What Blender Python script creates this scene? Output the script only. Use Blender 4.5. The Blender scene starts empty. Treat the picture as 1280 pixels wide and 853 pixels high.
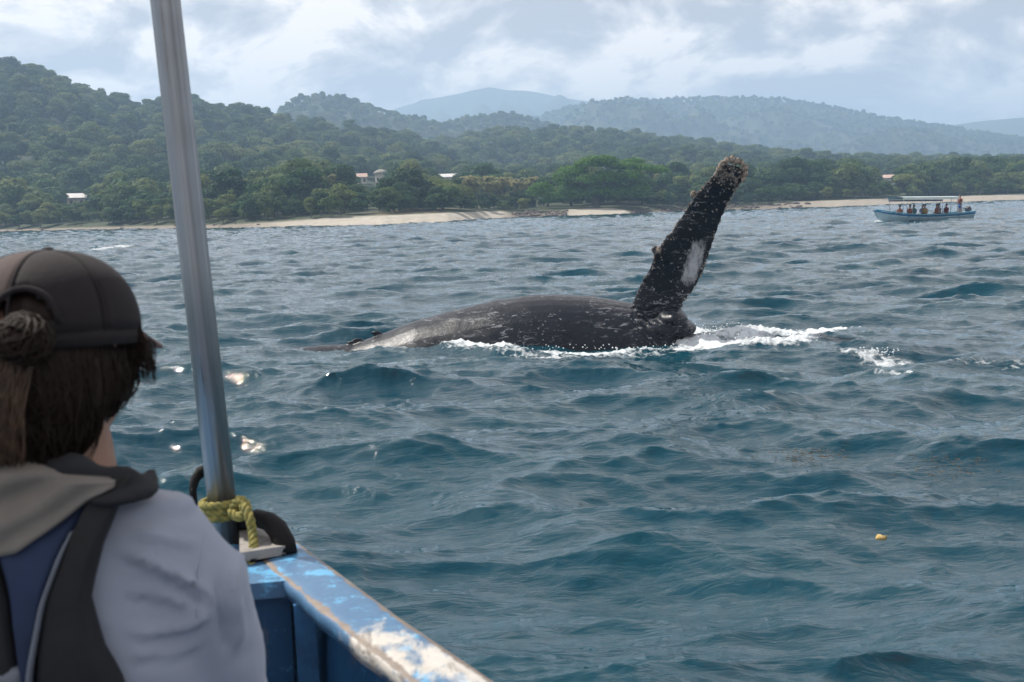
import bpy, bmesh, math, random
import numpy as np
from mathutils import Vector, Matrix, noise

random.seed(7)
RNG = np.random.default_rng(11)
SC = bpy.context.scene
COL = SC.collection
PI = math.pi

# ------------------------------------------------------------------ camera
F = 1500.0
PITCH = math.atan(167.5 / F)
ROLL = math.radians(1.7)
EYE = Vector((0, 0, 2.4))
fw = Vector((0, math.cos(PITCH), -math.sin(PITCH)))
r0 = Vector((1, 0, 0)); u0 = Vector((0, math.sin(PITCH), math.cos(PITCH)))
RT = math.cos(ROLL) * r0 - math.sin(ROLL) * u0
UP = math.cos(ROLL) * u0 + math.sin(ROLL) * r0
cam = bpy.data.cameras.new('camera'); camo = bpy.data.objects.new('camera', cam); COL.objects.link(camo)
camo.matrix_world = Matrix(((RT.x, UP.x, -fw.x, EYE.x), (RT.y, UP.y, -fw.y, EYE.y), (RT.z, UP.z, -fw.z, EYE.z), (0, 0, 0, 1)))
cam.sensor_width = 36; cam.lens = F / 1280 * 36
cam.clip_start = 0.1; cam.clip_end = 30000
cam.dof.use_dof = True; cam.dof.focus_distance = 21.5; cam.dof.aperture_fstop = 10.5
SC.camera = camo

# ------------------------------------------------------------------ light
SUN_AZ, SUN_EL = math.radians(-57), math.radians(51)
sdir = Vector((math.sin(SUN_AZ) * math.cos(SUN_EL), math.cos(SUN_AZ) * math.cos(SUN_EL), math.sin(SUN_EL)))
sun = bpy.data.lights.new('sun', 'SUN'); suno = bpy.data.objects.new('sun', sun); COL.objects.link(suno)
sun.energy = 5.0; sun.angle = math.radians(0.6); sun.color = (1.0, 0.95, 0.87)
suno.rotation_euler = (-sdir).to_track_quat('-Z', 'Y').to_euler()
W = bpy.data.worlds.new('World'); SC.world = W; W.use_nodes = True
nt = W.node_tree; nt.nodes.clear()
def N(t, typ, **kw):
    n = t.nodes.new(typ)
    for k, v in kw.items():
        if k in n.inputs.keys() and not hasattr(n, k): n.inputs[k].default_value = v
        else: setattr(n, k, v)
    return n
def Lk(t, a, b): t.links.new(a, b)
def math_n(t, op, a=None, b=None, c=None, clamp=False):
    n = t.nodes.new('ShaderNodeMath'); n.operation = op; n.use_clamp = clamp
    for i, v in enumerate((a, b, c)):
        if v is None: continue
        if isinstance(v, (int, float)): n.inputs[i].default_value = v
        else: t.links.new(v, n.inputs[i])
    return n.outputs[0]
def mix_c(t, fac, a, b):
    n = t.nodes.new('ShaderNodeMix'); n.data_type = 'RGBA'
    for sock, v in ((n.inputs[0], fac), (n.inputs[6], a), (n.inputs[7], b)):
        if isinstance(v, (int, float)): sock.default_value = v
        elif isinstance(v, tuple): sock.default_value = (*v, 1) if len(v) == 3 else v
        else: t.links.new(v, sock)
    return n.outputs[2]
def ramp(t, fac, stops, interp='LINEAR'):
    n = t.nodes.new('ShaderNodeValToRGB'); cr = n.color_ramp; cr.interpolation = interp
    while len(cr.elements) < len(stops): cr.elements.new(0.5)
    for e, (p, c) in zip(cr.elements, stops):
        e.position = p; e.color = (c, c, c, 1) if isinstance(c, (int, float)) else (*c, 1)
    t.links.new(fac, n.inputs[0]); return n.outputs[0]
def noise_n(t, vec, scale, detail=3, rough=0.5, dist=0.0):
    n = t.nodes.new('ShaderNodeTexNoise'); n.inputs['Scale'].default_value = scale
    n.inputs['Detail'].default_value = detail; n.inputs['Roughness'].default_value = rough
    n.inputs['Distortion'].default_value = dist
    if vec is not None: t.links.new(vec, n.inputs['Vector'])
    return n.outputs[0]
def vec_scale(t, vec, s, add=(0, 0, 0)):
    n = t.nodes.new('ShaderNodeMapping'); n.inputs['Scale'].default_value = s; n.inputs['Location'].default_value = add
    t.links.new(vec, n.inputs['Vector']); return n.outputs[0]
tc = nt.nodes.new('ShaderNodeTexCoord')
sky = nt.nodes.new('ShaderNodeTexSky'); sky.sky_type = 'NISHITA'; sky.sun_disc = False
sky.sun_elevation = SUN_EL; sky.sun_rotation = SUN_AZ % (2 * PI)
d = tc.outputs['Generated']
# clouds: a broad grey layer with billows; each billow is brighter towards the sun
b1 = vec_scale(nt, d, (1, 1, 1.7)); b2 = vec_scale(nt, d, (1, 1, 1.7), (-0.018, 0.010, 0.032))
big = noise_n(nt, vec_scale(nt, d, (1, 1, 1.9), (3.1, 0.4, 1.9)), 4.6, 5, 0.5, 0.3)
n1 = noise_n(nt, b1, 8.5, 8, 0.58, 0.35); n2 = noise_n(nt, b2, 8.5, 8, 0.58, 0.35)
lit = math_n(nt, 'SUBTRACT', n1, n2)
fld = math_n(nt, 'ADD', math_n(nt, 'MULTIPLY', big, 0.5), math_n(nt, 'MULTIPLY', n1, 0.5))
fld = math_n(nt, 'ADD', fld, math_n(nt, 'MULTIPLY', lit, 1.0))
ccol = ramp(nt, fld, [(0.39, (5.6, 5.0, 4.7)), (0.45, (7.4, 6.6, 6.1)), (0.52, (9.6, 8.5, 7.6)), (0.62, (14.5, 12.6, 10.8))])
cov = ramp(nt, noise_n(nt, vec_scale(nt, d, (1, 1, 2.0), (8.3, 2.2, 0.3)), 4.0, 6, 0.55, 0.2), [(0.33, 0.92), (0.5, 1.0)])
# the cloud sheet breaks up overhead, where the sun comes through
sz = nt.nodes.new('ShaderNodeSeparateXYZ'); Lk(nt, d, sz.inputs[0])
brk = math_n(nt, 'MULTIPLY', ramp(nt, sz.outputs[2], [(0.50, 0.0), (0.85, 1.0)]), ramp(nt, noise_n(nt, d, 2.6, 6, 0.55, 0.3), [(0.42, 1.0), (0.58, 0.25)]))
cov = math_n(nt, 'MULTIPLY', cov, math_n(nt, 'SUBTRACT', 1.0, math_n(nt, 'MULTIPLY', brk, 0.9)))
bg = nt.nodes.new('ShaderNodeBackground'); bg.inputs['Strength'].default_value = 0.1
Lk(nt, mix_c(nt, cov, sky.outputs[0], ccol), bg.inputs['Color'])
wo = nt.nodes.new('ShaderNodeOutputWorld'); Lk(nt, bg.outputs[0], wo.inputs['Surface'])

SC.view_settings.view_transform = 'Standard'; SC.view_settings.look = 'None'
SC.view_settings.gamma = 1; SC.view_settings.exposure = 0.2; SC.view_settings.use_curve_mapping = False
SC.render.engine = 'CYCLES'; SC.cycles.use_denoising = True
SC.cycles.max_bounces = 8; SC.cycles.volume_bounces = 2; SC.cycles.sample_clamp_indirect = 4

# ------------------------------------------------------------------ measuring helpers
def ray(u, v): return fw + RT * ((u - 640) / F) + UP * ((426.5 - v) / F)
def at(u, v, Y):
    q = ray(u, v); return EYE + q * (Y / q.y)
def G(u, v, z=0.0):
    q = ray(u, v); return EYE + q * ((z - EYE.z) / q.z)
def az_of(u, v=260):
    q = ray(u, v); return math.atan2(q.x, q.y)
def tel_of(u, v):
    q = ray(u, v); return q.z / math.hypot(q.x, q.y)

from mathutils.bvhtree import BVHTree
# ------------------------------------------------------------------ object helpers
def tag(o, label=None, cat=None, group=None, kind=None):
    if label: o['label'] = label
    if cat: o['category'] = cat
    if group: o['group'] = group
    if kind: o['kind'] = kind
    return o
def thing(name, label, cat, loc=(0, 0, 0), rz=0, group=None):
    o = bpy.data.objects.new(name, None); COL.objects.link(o); o.empty_display_size = 0.2
    o.location = loc; o.rotation_euler = (0, 0, rz)
    return tag(o, label, cat, group)
def link_mesh(name, me, m=None, parent=None, smooth=True):
    if m is not None and not me.materials: me.materials.append(m)
    if smooth: me.polygons.foreach_set('use_smooth', [True] * len(me.polygons))
    o = bpy.data.objects.new(name, me); COL.objects.link(o)
    if parent: o.parent = parent
    return o
def mesh_np(name, V, Fq):
    V = np.asarray(V, dtype=np.float32); Fq = np.asarray(Fq, dtype=np.int32)
    me = bpy.data.meshes.new(name); n, k = Fq.shape
    me.vertices.add(len(V)); me.vertices.foreach_set('co', V.ravel())
    me.loops.add(n * k); me.loops.foreach_set('vertex_index', Fq.ravel())
    me.polygons.add(n); me.polygons.foreach_set('loop_start', np.arange(n, dtype=np.int32) * k)
    me.update(calc_edges=True); return me
def fattr(me, name, arr):
    a = me.attributes.new(name, 'FLOAT', 'POINT'); a.data.foreach_set('value', np.asarray(arr, dtype=np.float32))
class MB:
    """collects shapes in one bmesh"""
    def __init__(s): s.bm = bmesh.new()
    def add(s, V, Fs):
        vs = [s.bm.verts.new(v) for v in V]
        for f in Fs:
            try: s.bm.faces.new([vs[i] for i in f])
            except ValueError: pass
        return s
    def loft(s, rings, cap=True, closed=True):
        V = [p for r in rings for p in r]; n = len(rings[0]); Fs = []
        for i in range(len(rings) - 1):
            for j in range(n if closed else n - 1):
                k = (j + 1) % n
                Fs.append((i * n + j, i * n + k, (i + 1) * n + k, (i + 1) * n + j))
        if cap:
            Fs.append(tuple(range(n))[::-1]); Fs.append(tuple((len(rings) - 1) * n + j for j in range(n)))
        return s.add(V, Fs)
    def tube(s, pts, rad, n=8, cap=True):
        pts = [Vector(p) for p in pts]
        rads = rad if isinstance(rad, (list, tuple)) else [rad] * len(pts)
        rings = []; ref = None
        for i, p in enumerate(pts):
            t = (pts[min(i + 1, len(pts) - 1)] - pts[max(i - 1, 0)])
            if t.length < 1e-9: t = Vector((0, 0, 1))
            t.normalize()
            if ref is None: ref = t.orthogonal().normalized()
            ref = (ref - t * ref.dot(t))
            if ref.length < 1e-6: ref = t.orthogonal()
            ref.normalize(); b = t.cross(ref)
            rings.append([p + (ref * math.cos(a) + b * math.sin(a)) * rads[i] for a in [2 * PI * k / n for k in range(n)]])
        return s.loft(rings, cap)
    def box(s, c, sz, rot=None):
        c = Vector(c); h = Vector(sz) / 2; V = []
        for x in (-1, 1):
            for y in (-1, 1):
                for z in (-1, 1):
                    p = Vector((x * h.x, y * h.y, z * h.z))
                    if rot: p = rot @ p
                    V.append(c + p)
        return s.add(V, [(0, 1, 3, 2), (4, 6, 7, 5), (0, 4, 5, 1), (2, 3, 7, 6), (0, 2, 6, 4), (1, 5, 7, 3)])
    def ball(s, c, r, sub=2):
        r = Vector((r, r, r)) if isinstance(r, (int, float)) else Vector(r)
        g = bmesh.ops.create_icosphere(s.bm, subdivisions=sub, radius=1)
        for v in g['verts']: v.co = Vector(c) + Vector((v.co.x * r.x, v.co.y * r.y, v.co.z * r.z))
        return s
    def mesh(s, name, bevel=0):
        if bevel:
            bmesh.ops.bevel(s.bm, geom=[e for e in s.bm.edges if e.is_manifold and e.calc_face_angle(0) > 0.6], offset=bevel, segments=2, affect='EDGES', clamp_overlap=True)
        bmesh.ops.recalc_face_normals(s.bm, faces=s.bm.faces)
        me = bpy.data.meshes.new(name); s.bm.to_mesh(me); s.bm.free(); return me
    def build(s, name, m, parent=None, smooth=False, bevel=0):
        return link_mesh(name, s.mesh(name, bevel), m, parent, smooth)
def fuse(me, voxel, smooth=4, decimate=None):
    """voxel-remesh closed shapes into one continuous surface"""
    o = bpy.data.objects.new('work', me); COL.objects.link(o)
    r = o.modifiers.new('r', 'REMESH'); r.mode = 'VOXEL'; r.voxel_size = voxel
    s = o.modifiers.new('s', 'SMOOTH'); s.iterations = smooth; s.factor = 0.5
    dg = bpy.context.evaluated_depsgraph_get()
    out = bpy.data.meshes.new_from_object(o.evaluated_get(dg), depsgraph=dg)
    bpy.data.objects.remove(o); return out
def get_co(me):
    a = np.empty(len(me.vertices) * 3, dtype=np.float32); me.vertices.foreach_get('co', a); return a.reshape(-1, 3).astype(np.float64)
def get_no(me):
    a = np.empty(len(me.vertices) * 3, dtype=np.float32); me.vertices.foreach_get('normal', a); return a.reshape(-1, 3).astype(np.float64)
def set_co(me, a): me.vertices.foreach_set('co', a.astype(np.float32).ravel()); me.update()

# numpy value noise
def _h(ix, iy, iz, seed):
    n = (ix.astype(np.int64) * 73856093) ^ (iy.astype(np.int64) * 19349663) ^ (iz.astype(np.int64) * 83492791) ^ (seed * 2654435761)
    n = (n ^ (n >> 13)) * 1274126177 & 0x7fffffff
    n = (n ^ (n >> 16)) & 0xffff
    return n / 65535.0
def vn(x, y, z=None, seed=0):
    x = np.asarray(x, float); y = np.asarray(y, float); z = np.zeros_like(x) if z is None else np.asarray(z, float)
    ix, iy, iz = np.floor(x), np.floor(y), np.floor(z)
    fx, fy, fz = x - ix, y - iy, z - iz
    fx, fy, fz = [t * t * (3 - 2 * t) for t in (fx, fy, fz)]
    o = 0
    for a in (0, 1):
        for b in (0, 1):
            for c in (0, 1):
                o = o + _h(ix + a, iy + b, iz + c, seed) * (fx if a else 1 - fx) * (fy if b else 1 - fy) * (fz if c else 1 - fz)
    return o
def fbm(x, y, z=None, oct=4, seed=0, gain=0.5):
    s = 0; a = 1; t = 0
    for i in range(oct):
        k = 2.03 ** i
        s = s + a * vn(np.asarray(x) * k, np.asarray(y) * k, None if z is None else np.asarray(z) * k, seed + i * 7); t += a; a *= gain
    return s / t
def sstep(a, b, x):
    t = np.clip((x - a) / (b - a), 0, 1); return t * t * (3 - 2 * t)

# ------------------------------------------------------------------ materials
def new_mat(name):
    m = bpy.data.materials.new(name); m.use_nodes = True; t = m.node_tree
    p = t.nodes['Principled BSDF']; return m, t, p
def objc(t): return t.nodes.new('ShaderNodeTexCoord').outputs['Object']
def bump(t, p, h, strength=0.3, dist=0.01):
    b = t.nodes.new('ShaderNodeBump'); b.inputs['Strength'].default_value = strength; b.inputs['Distance'].default_value = dist
    t.links.new(h, b.inputs['Height']); t.links.new(b.outputs[0], p.inputs['Normal']); return b
def mat(name, c, rough=0.6, var=0.25, scale=8, metal=0, bmp=0.2, bd=0.005, c2=None, spec=0.5):
    m, t, p = new_mat(name); o = objc(t)
    n = noise_n(t, o, scale, 6, 0.6)
    a = c2 if c2 else tuple(x * (1 - var) for x in c)
    Lk(t, mix_c(t, ramp(t, n, [(0.35, 0.0), (0.65, 1.0)]), a, c), p.inputs['Base Color'])
    p.inputs['Roughness'].default_value = rough; p.inputs['Metallic'].default_value = metal
    p.inputs['Specular IOR Level'].default_value = spec
    if bmp: bump(t, p, noise_n(t, o, scale * 6, 4, 0.6), bmp, bd)
    return m
def attr(t, name):
    a = t.nodes.new('ShaderNodeAttribute'); a.attribute_name = name; return a.outputs['Fac']

# ================================================================== THE SEA
def ocean(Nn, L, wl_pk, wl_min, wl_max, wdir, hs, spread, seed, power=4.0):
    g = np.random.default_rng(seed)
    k1 = np.fft.fftfreq(Nn, L / Nn) * 2 * PI
    kx, ky = np.meshgrid(k1, k1, indexing='ij'); k = np.hypot(kx, ky); k[0, 0] = 1e9
    kp = 2 * PI / wl_pk
    S = np.exp(-1.25 * (kp / k) ** 2) / k ** power
    ca = (kx * math.cos(wdir) + ky * math.sin(wdir)) / k
    S *= np.abs(ca) ** spread * np.where(ca > 0, 1, 0.25) + 0.03
    S *= np.exp(-(k * wl_min / (2 * PI)) ** 2) * (k > 2 * PI / wl_max)
    S[0, 0] = 0
    H = np.sqrt(S) * (g.normal(size=k.shape) + 1j * g.normal(size=k.shape))
    h = np.real(np.fft.ifft2(H)); s = hs / 4 / h.std(); H *= s
    return (np.real(np.fft.ifft2(H)), np.real(np.fft.ifft2(-1j * kx / k * H)), np.real(np.fft.ifft2(-1j * ky / k * H)))
def bil(A, x, y, L):
    n = A.shape[0]; u = (x / L * n) % n; v = (y / L * n) % n
    i = np.floor(u).astype(int); j = np.floor(v).astype(int); fu = u - i; fv = v - j
    i %= n; j %= n; i2 = (i + 1) % n; j2 = (j + 1) % n
    return A[i, j] * (1 - fu) * (1 - fv) + A[i2, j] * fu * (1 - fv) + A[i, j2] * (1 - fu) * fv + A[i2, j2] * fu * fv
WD = math.radians(-112)
O1 = ocean(1024, 43.0, 3.8, 0.2, 12.0, WD, 0.41, 4.5, 3, 4.4)
O2 = ocean(512, 9.7, 0.55, 0.06, 0.9, WD + 0.6, 0.034, 3.0, 5, 3.6)
O3 = ocean(256, 211.0, 11.0, 4.0, 40.0, WD - 0.35, 0.16, 3.0, 9, 3.8)
CH = 1.12

# foam lines measured in the photograph, laid on the water: (points, half width m, strength)
def gl(pts): return [G(u, v) for u, v in pts]
FOAM = [
    (gl([(470, 437), (505, 434), (540, 433), (590, 437), (640, 441), (700, 442), (760, 440), (830, 435), (862, 430)]), 0.24, 0.95),
    (gl([(500, 436), (520, 431), (545, 428), (580, 431), (625, 435)]), 0.36, 1.2),
    (gl([(560, 438), (640, 445), (700, 447), (850, 437)]), 0.28, .62),
    (gl([(640, 444), (690, 449), (720, 447)]), 0.16, 0.7),
    (gl([(862, 428), (900, 432), (940, 437), (985, 436), (1010, 428), (1035, 418), (1080, 411)]), 0.30, 1.12),
    (gl([(868, 412), (885, 422), (930, 428), (960, 424), (1000, 426)]), 0.42, 0.98),
    (gl([(900, 408), (930, 414), (975, 418)]), 0.26, 0.62),
    (gl([(1068, 444), (1095, 447), (1125, 448)]), 0.30, .80),
    (gl([(1125, 450), (1160, 455), (1215, 457), (1290, 458)]), 0.22, 0.55),
    (gl([(1095, 466), (1128, 468)]), 0.16, 0.75),
    (gl([(120, 313), (160, 309), (230, 307)]), 0.9, 0.85),
    (gl([(140, 330), (175, 327), (215, 325)]), 0.7, 0.6),
    (gl([(1165, 686), (1180, 688)]), 0.04, 0.6),
    (gl([(432, 602), (452, 603), (462, 606)]), 0.07, 0.55),
    (gl([(280, 437), (330, 438), (380, 437)]), 0.12, 0.35),
    (gl([(1088, 277), (1100, 279), (1125, 279)]), 0.8, 0.8),
    (gl([(300, 288), (340, 287)]), 0.4, 0.5),
]
def build_sea():
    rs = [1.0]
    while rs[-1] < 520: rs.append(rs[-1] + 0.016 + 0.0050 * rs[-1])
    while rs[-1] < 9000: rs.append(rs[-1] * 1.25)
    r = np.array(rs)
    dense = np.radians(np.arange(-27, 27.001, 0.064))
    rest = np.radians(np.concatenate([np.arange(27.6, 45, 0.6), np.arange(45, 315, 5.0), np.arange(315, 333, 0.6)]))
    a = np.concatenate([dense, rest]); nr, na = len(r), len(a)
    A, R = np.meshgrid(a, r); X = (R * np.sin(A)).ravel(); Y = (R * np.cos(A)).ravel(); Rf = R.ravel()
    Z = np.zeros_like(X); DX = np.zeros_like(X); DY = np.zeros_like(X)
    fall = 1 - sstep(500, 900, Rf)
    # gustiness: chop and glassier patches
    gust = 0.55 + 0.9 * fbm(X * 0.22 + 4, Y * 0.12, None, 3, 31)
    for (T, L, am, rot) in ((O1, 43.0, 0.75 + 0.5 * (gust - 1), 0.31), (O2, 9.7, gust * (1 - 0.6 * sstep(25, 80, Rf)), -0.42), (O3, 211.0, 1.0, 0.1)):
        c, s = math.cos(rot), math.sin(rot)
        # rotate tile lattice, keep wave heading by rotating the displacement back
        x = c * X + s * Y; y = -s * X + c * Y
        Z += bil(T[0], x, y, L) * am * fall
        dx = bil(T[1], x, y, L) * am; dy = bil(T[2], x, y, L) * am
        DX += (c * dx - s * dy) * fall; DY += (s * dx + c * dy) * fall
    # foam field
    foam = np.zeros_like(X)
    near = (Rf < 140) & (np.abs(((A.ravel() + PI) % (2 * PI)) - PI) < 0.5)
    idx = np.nonzero(near)[0]; x = X[idx]; y = Y[idx]; fo = np.zeros(len(idx))
    wob = (fbm(x * 1.3, y * 1.3, None, 3, 77) - 0.5) * 0.5
    for pts, w, st in FOAM:
        best = np.full(len(idx), 1e9); w = w * 1.3
        for p, q in zip(pts[:-1], pts[1:]):
            vx, vy = q.x - p.x, q.y - p.y; L2 = vx * vx + vy * vy
            t = np.clip(((x - p.x) * vx + (y - p.y) * vy) / L2, 0, 1)
            best = np.minimum(best, np.hypot(x - p.x - t * vx, y - p.y - t * vy))
        # ragged lines: the width wanders along the line
        fo = np.maximum(fo, st * np.exp(-((best + wob * min(w, 0.5)) / w) ** 2))
    foam[idx] = fo
    lump = fo * (0.05 * (fbm(x * 9, y * 9, None, 3, 5) - 0.2) + 0.035 * vn(x * 25, y * 25, None, 3)) 
    Z[idx] += lump * 1.3
    # the wave the whale's flank pushes up, and flatter slick water around it
    P = np.stack([X - CH * DX, Y - CH * DY, Z], 1)
    i = np.arange(nr - 1)[:, None] * na + np.arange(na)[None, :]
    j = np.arange(nr - 1)[:, None] * na + (np.arange(na)[None, :] + 1) % na
    Fq = np.stack([i, j, j + na, i + na], -1).reshape(-1, 4)[:, ::-1]
    me = mesh_np('sea', P, Fq); fattr(me, 'foam', foam); return me
m_sea, t, p = new_mat('sea_water')
o = objc(t)
p.inputs['Roughness'].default_value = 0.07; p.inputs['IOR'].default_value = 1.333
deep = mix_c(t, noise_n(t, vec_scale(t, o, (0.2, 0.35, 0.2)), 1.0, 3), (0.003, 0.032, 0.055), (0.005, 0.056, 0.078))
fm = attr(t, 'foam')
fn = noise_n(t, o, 6.0, 10, 0.74, 0.4)
vor = t.nodes.new('ShaderNodeTexVoronoi'); vor.feature = 'DISTANCE_TO_EDGE'; vor.inputs['Scale'].default_value = 5.5
Lk(t, o, vor.inputs['Vector'])
lace = math_n(t, 'SUBTRACT', 1.0, math_n(t, 'MULTIPLY', vor.outputs['Distance'], 5.0), clamp=True)
fv = math_n(t, 'ADD', math_n(t, 'MULTIPLY', fn, 1.5), math_n(t, 'MULTIPLY', lace, 0.16))
fmask = math_n(t, 'MULTIPLY', math_n(t, 'SUBTRACT', math_n(t, 'ADD', fm, fv), 1.37), 3.0, clamp=True)
fmask = math_n(t, 'MULTIPLY', fmask, math_n(t, 'GREATER_THAN', fm, 0.02))
Lk(t, mix_c(t, fmask, deep, (0.62, 0.66, 0.68)), p.inputs['Base Color'])
Lk(t, math_n(t, 'ADD', math_n(t, 'MULTIPLY', fmask, 0.55), 0.035), p.inputs['Roughness'])
rip = math_n(t, 'ADD', noise_n(t, vec_scale(t, o, (3.2, 8, 5)), 1.0, 5, 0.58, 0.6), math_n(t, 'MULTIPLY', fmask, 0.5))
bump(t, p, rip, 0.5, 0.040)
sea = link_mesh('sea', build_sea(), m_sea); tag(sea, kind='structure')

# ================================================================== THE LAND
SHORE = [(-160, 292), (0, 290), (150, 287), (300, 285.2), (400, 283), (480, 281), (560, 277.5), (620, 273), (640, 272), (700, 270.5), (780, 268), (850, 264.5), (950, 262), (1050, 258.5), (1110, 256), (1190, 253), (1280, 250), (1420, 246)]
_sa = np.array([az_of(u, v) for u, v in SHORE]); _sr = np.array([math.hypot(G(u, v).x, G(u, v).y) for u, v in SHORE])
def shore_r(a): return np.interp(a, _sa, _sr) + 5 * (fbm(np.asarray(a) * 60, np.asarray(a) * 0 + 1, None, 3, 4) - 0.5)
# ridges: crest silhouette (photo px) -> azimuth/height at a crest distance of its own
RIDGES = [
    ('A', 760, 300, 0.9, [(-500, 20), (-200, 40), (-60, 62), (0, 74), (60, 93), (110, 113), (150, 126), (200, 128), (240, 130), (280, 137), (320, 143), (360, 150), (420, 160), (480, 168), (530, 180), (570, 194), (620, 212), (700, 235), (1600, 250)]),
    ('G', 900, 420, 1.0, [(300, 240), (420, 200), (500, 188), (560, 180), (620, 168), (680, 166), (760, 170), (860, 181), (960, 197), (1100, 205), (1280, 206), (1500, 200)]),
    ('B', 1350, 850, 0.9, [(200, 200), (300, 158), (345, 141), (370, 127), (395, 118), (430, 124), (470, 136), (520, 149), (570, 160), (640, 185), (740, 230), (1600, 250)]),
    ('C', 1500, 950, 0.9, [(440, 230), (520, 165), (560, 152), (600, 145), (625, 142), (660, 148), (700, 161), (760, 172), (840, 195), (940, 230), (1600, 250)]),
    ('D', 2450, 1500, 0.9, [(560, 200), (640, 158), (680, 142), (720, 131), (760, 126), (800, 124), (870, 122), (920, 121), (970, 122), (1010, 128), (1050, 135), (1100, 145), (1150, 153), (1200, 160), (1280, 172), (1420, 190), (1600, 200)]),
    ('E', 4000, 2700, 1.0, [(300, 200), (420, 155), (490, 138), (520, 128), (560, 119), (590, 112), (612, 108), (632, 112), (660, 115), (700, 122), (760, 129), (840, 140), (1000, 190), (1600, 250)]),
    ('F', 3600, 2700, 1.0, [(1000, 230), (1080, 180), (1150, 160), (1200, 155), (1240, 150), (1280, 146), (1350, 141), (1500, 150)]),
]
_R = []
for nm, Rc, R0, pw, prof in RIDGES:
    _R.append((nm, Rc, R0, pw, np.array([az_of(u, v) for u, v in prof]), np.array([max(tel_of(u, v), 0.0) for u, v in prof])))
TREE_H = {'A': 6, 'G': 5, 'B': 3, 'C': 4, 'D': 5, 'E': 0, 'F': 0}
def terrain(a, r):
    a = np.asarray(a, float); r = np.asarray(r, float); x = r * np.sin(a); y = r * np.cos(a)
    dd = r - shore_r(a)
    h = np.where(dd < 0, dd * 0.10, np.minimum(dd * 0.11, 1.5) + np.clip(dd - 13, 0, 400) * 0.028)
    h = np.maximum(h, -4)
    n1 = fbm(x / 170, y / 170, None, 4, 20); n2 = fbm(x / 60, y / 60, None, 3, 21)
    inland = sstep(30, 160, dd)
    for nm, Rc, R0, pw, aa, tt in _R:
        Rcv = Rc * (1 + 0.06 * (fbm(a * 9, a * 0 + Rc, None, 2, 3) - 0.5))
        H = np.interp(a, aa, tt) * Rcv + 2.4 - TREE_H[nm]
        if nm in 'EF': H = H * (1 + .035 * (fbm(x / 160, y / 160, None, 3, 66) - .5))
        s = np.clip((r - R0) / (Rcv - R0), 0, 1) ** 1.15
        back = np.clip((r - Rcv) / (0.55 * Rcv), 0, 1)
        s = s * (1 - back * back * (3 - 2 * back))
        spur = (s * (1 - s) * 4) * np.where(back > 0, 0, 1)
        amp = H * (0.60 if nm in 'DE' else 0.36)
        hn = H * s + spur * amp * ((n1 - 0.56) * 1.5 + (n2 - 0.55) * 0.45)
        h = np.where(inland > 0, np.maximum(h, hn * inland + h * (1 - inland)), h)
    return h
a = np.radians(np.concatenate([np.arange(-60, -27, 0.6), np.arange(-27, 27, 0.11), np.arange(27, 60, 0.6)]))
q = np.concatenate([np.linspace(-40, 60, 60), 60 * (5600 / 60) ** np.linspace(0.004, 1, 260)])
A2, Q = np.meshgrid(a, q); R2 = shore_r(A2) + Q
H2 = terrain(A2, R2)
nr, na = A2.shape
ii = (np.arange(nr - 1)[:, None] * na + np.arange(na - 1)[None, :])
Fq = np.stack([ii, ii + na, ii + na + 1, ii + 1], -1).reshape(-1, 4)[:, ::-1]
me = mesh_np('hillside', np.stack([R2 * np.sin(A2), R2 * np.cos(A2), H2], -1).reshape(-1, 3), Fq)
# sand: wide and pale on the two beaches, thin and brown elsewhere
def sand_w(a):
    P = [(-200, 4), (0, 5), (280, 6), (340, 8), (420, 13), (560, 17), (625, 15), (645, 6), (690, 5), (712, 14), (760, 15), (795, 4), (930, 5), (1000, 16), (1060, 18), (1280, 18), (1500, 16)]
    return np.interp(a, [az_of(u) for u, _ in P], [w for _, w in P])
def pale_w(a):
    P = [(-200, .25), (0, .3), (300, .3), (360, .85), (420, 1), (625, 1), (640, .1), (700, .1), (712, .95), (780, 1), (795, .1), (940, .1), (1000, .45), (1040, .7), (1280, .75), (1500, .6)]
    return np.interp(a, [az_of(u) for u, _ in P], [w for _, w in P])
Af = A2.ravel(); Qf = Q.ravel()
fattr(me, 'sand', 1 - sstep(0.8, 1.2, Qf / sand_w(Af)))
fattr(me, 'pale', pale_w(Af))
fattr(me, 'earth', np.exp(-((np.degrees(Af) - math.degrees(az_of(512))) / 1.9) ** 2) * sstep(14, 20, Qf) * (1 - sstep(46, 56, Qf)))
m_land, t, p = new_mat('land')
o = objc(t)
veg = mix_c(t, noise_n(t, o, 0.03, 5), (0.025, 0.040, 0.014), (0.06, 0.075, 0.028))
sandc = mix_c(t, attr(t, 'pale'), mix_c(t, noise_n(t, o, 0.35, 5), (0.10, 0.075, 0.055), (0.20, 0.16, 0.12)), mix_c(t, noise_n(t, o, 0.5, 5), (0.32, 0.28, 0.22), (0.50, 0.46, 0.39)))
c = mix_c(t, attr(t, 'sand'), veg, sandc)
c = mix_c(t, math_n(t, 'MULTIPLY', attr(t, 'earth'), ramp(t, noise_n(t, o, 0.2, 4), [(0.4, 0.2), (0.6, 1.0)])), c, (0.26, 0.19, 0.11))
Lk(t, c, p.inputs['Base Color']); p.inputs['Roughness'].default_value = 0.95
bump(t, p, noise_n(t, o, 0.5, 6), 0.6, 1.0)
land = link_mesh('hillside', me, m_land); tag(land, kind='structure')

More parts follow.
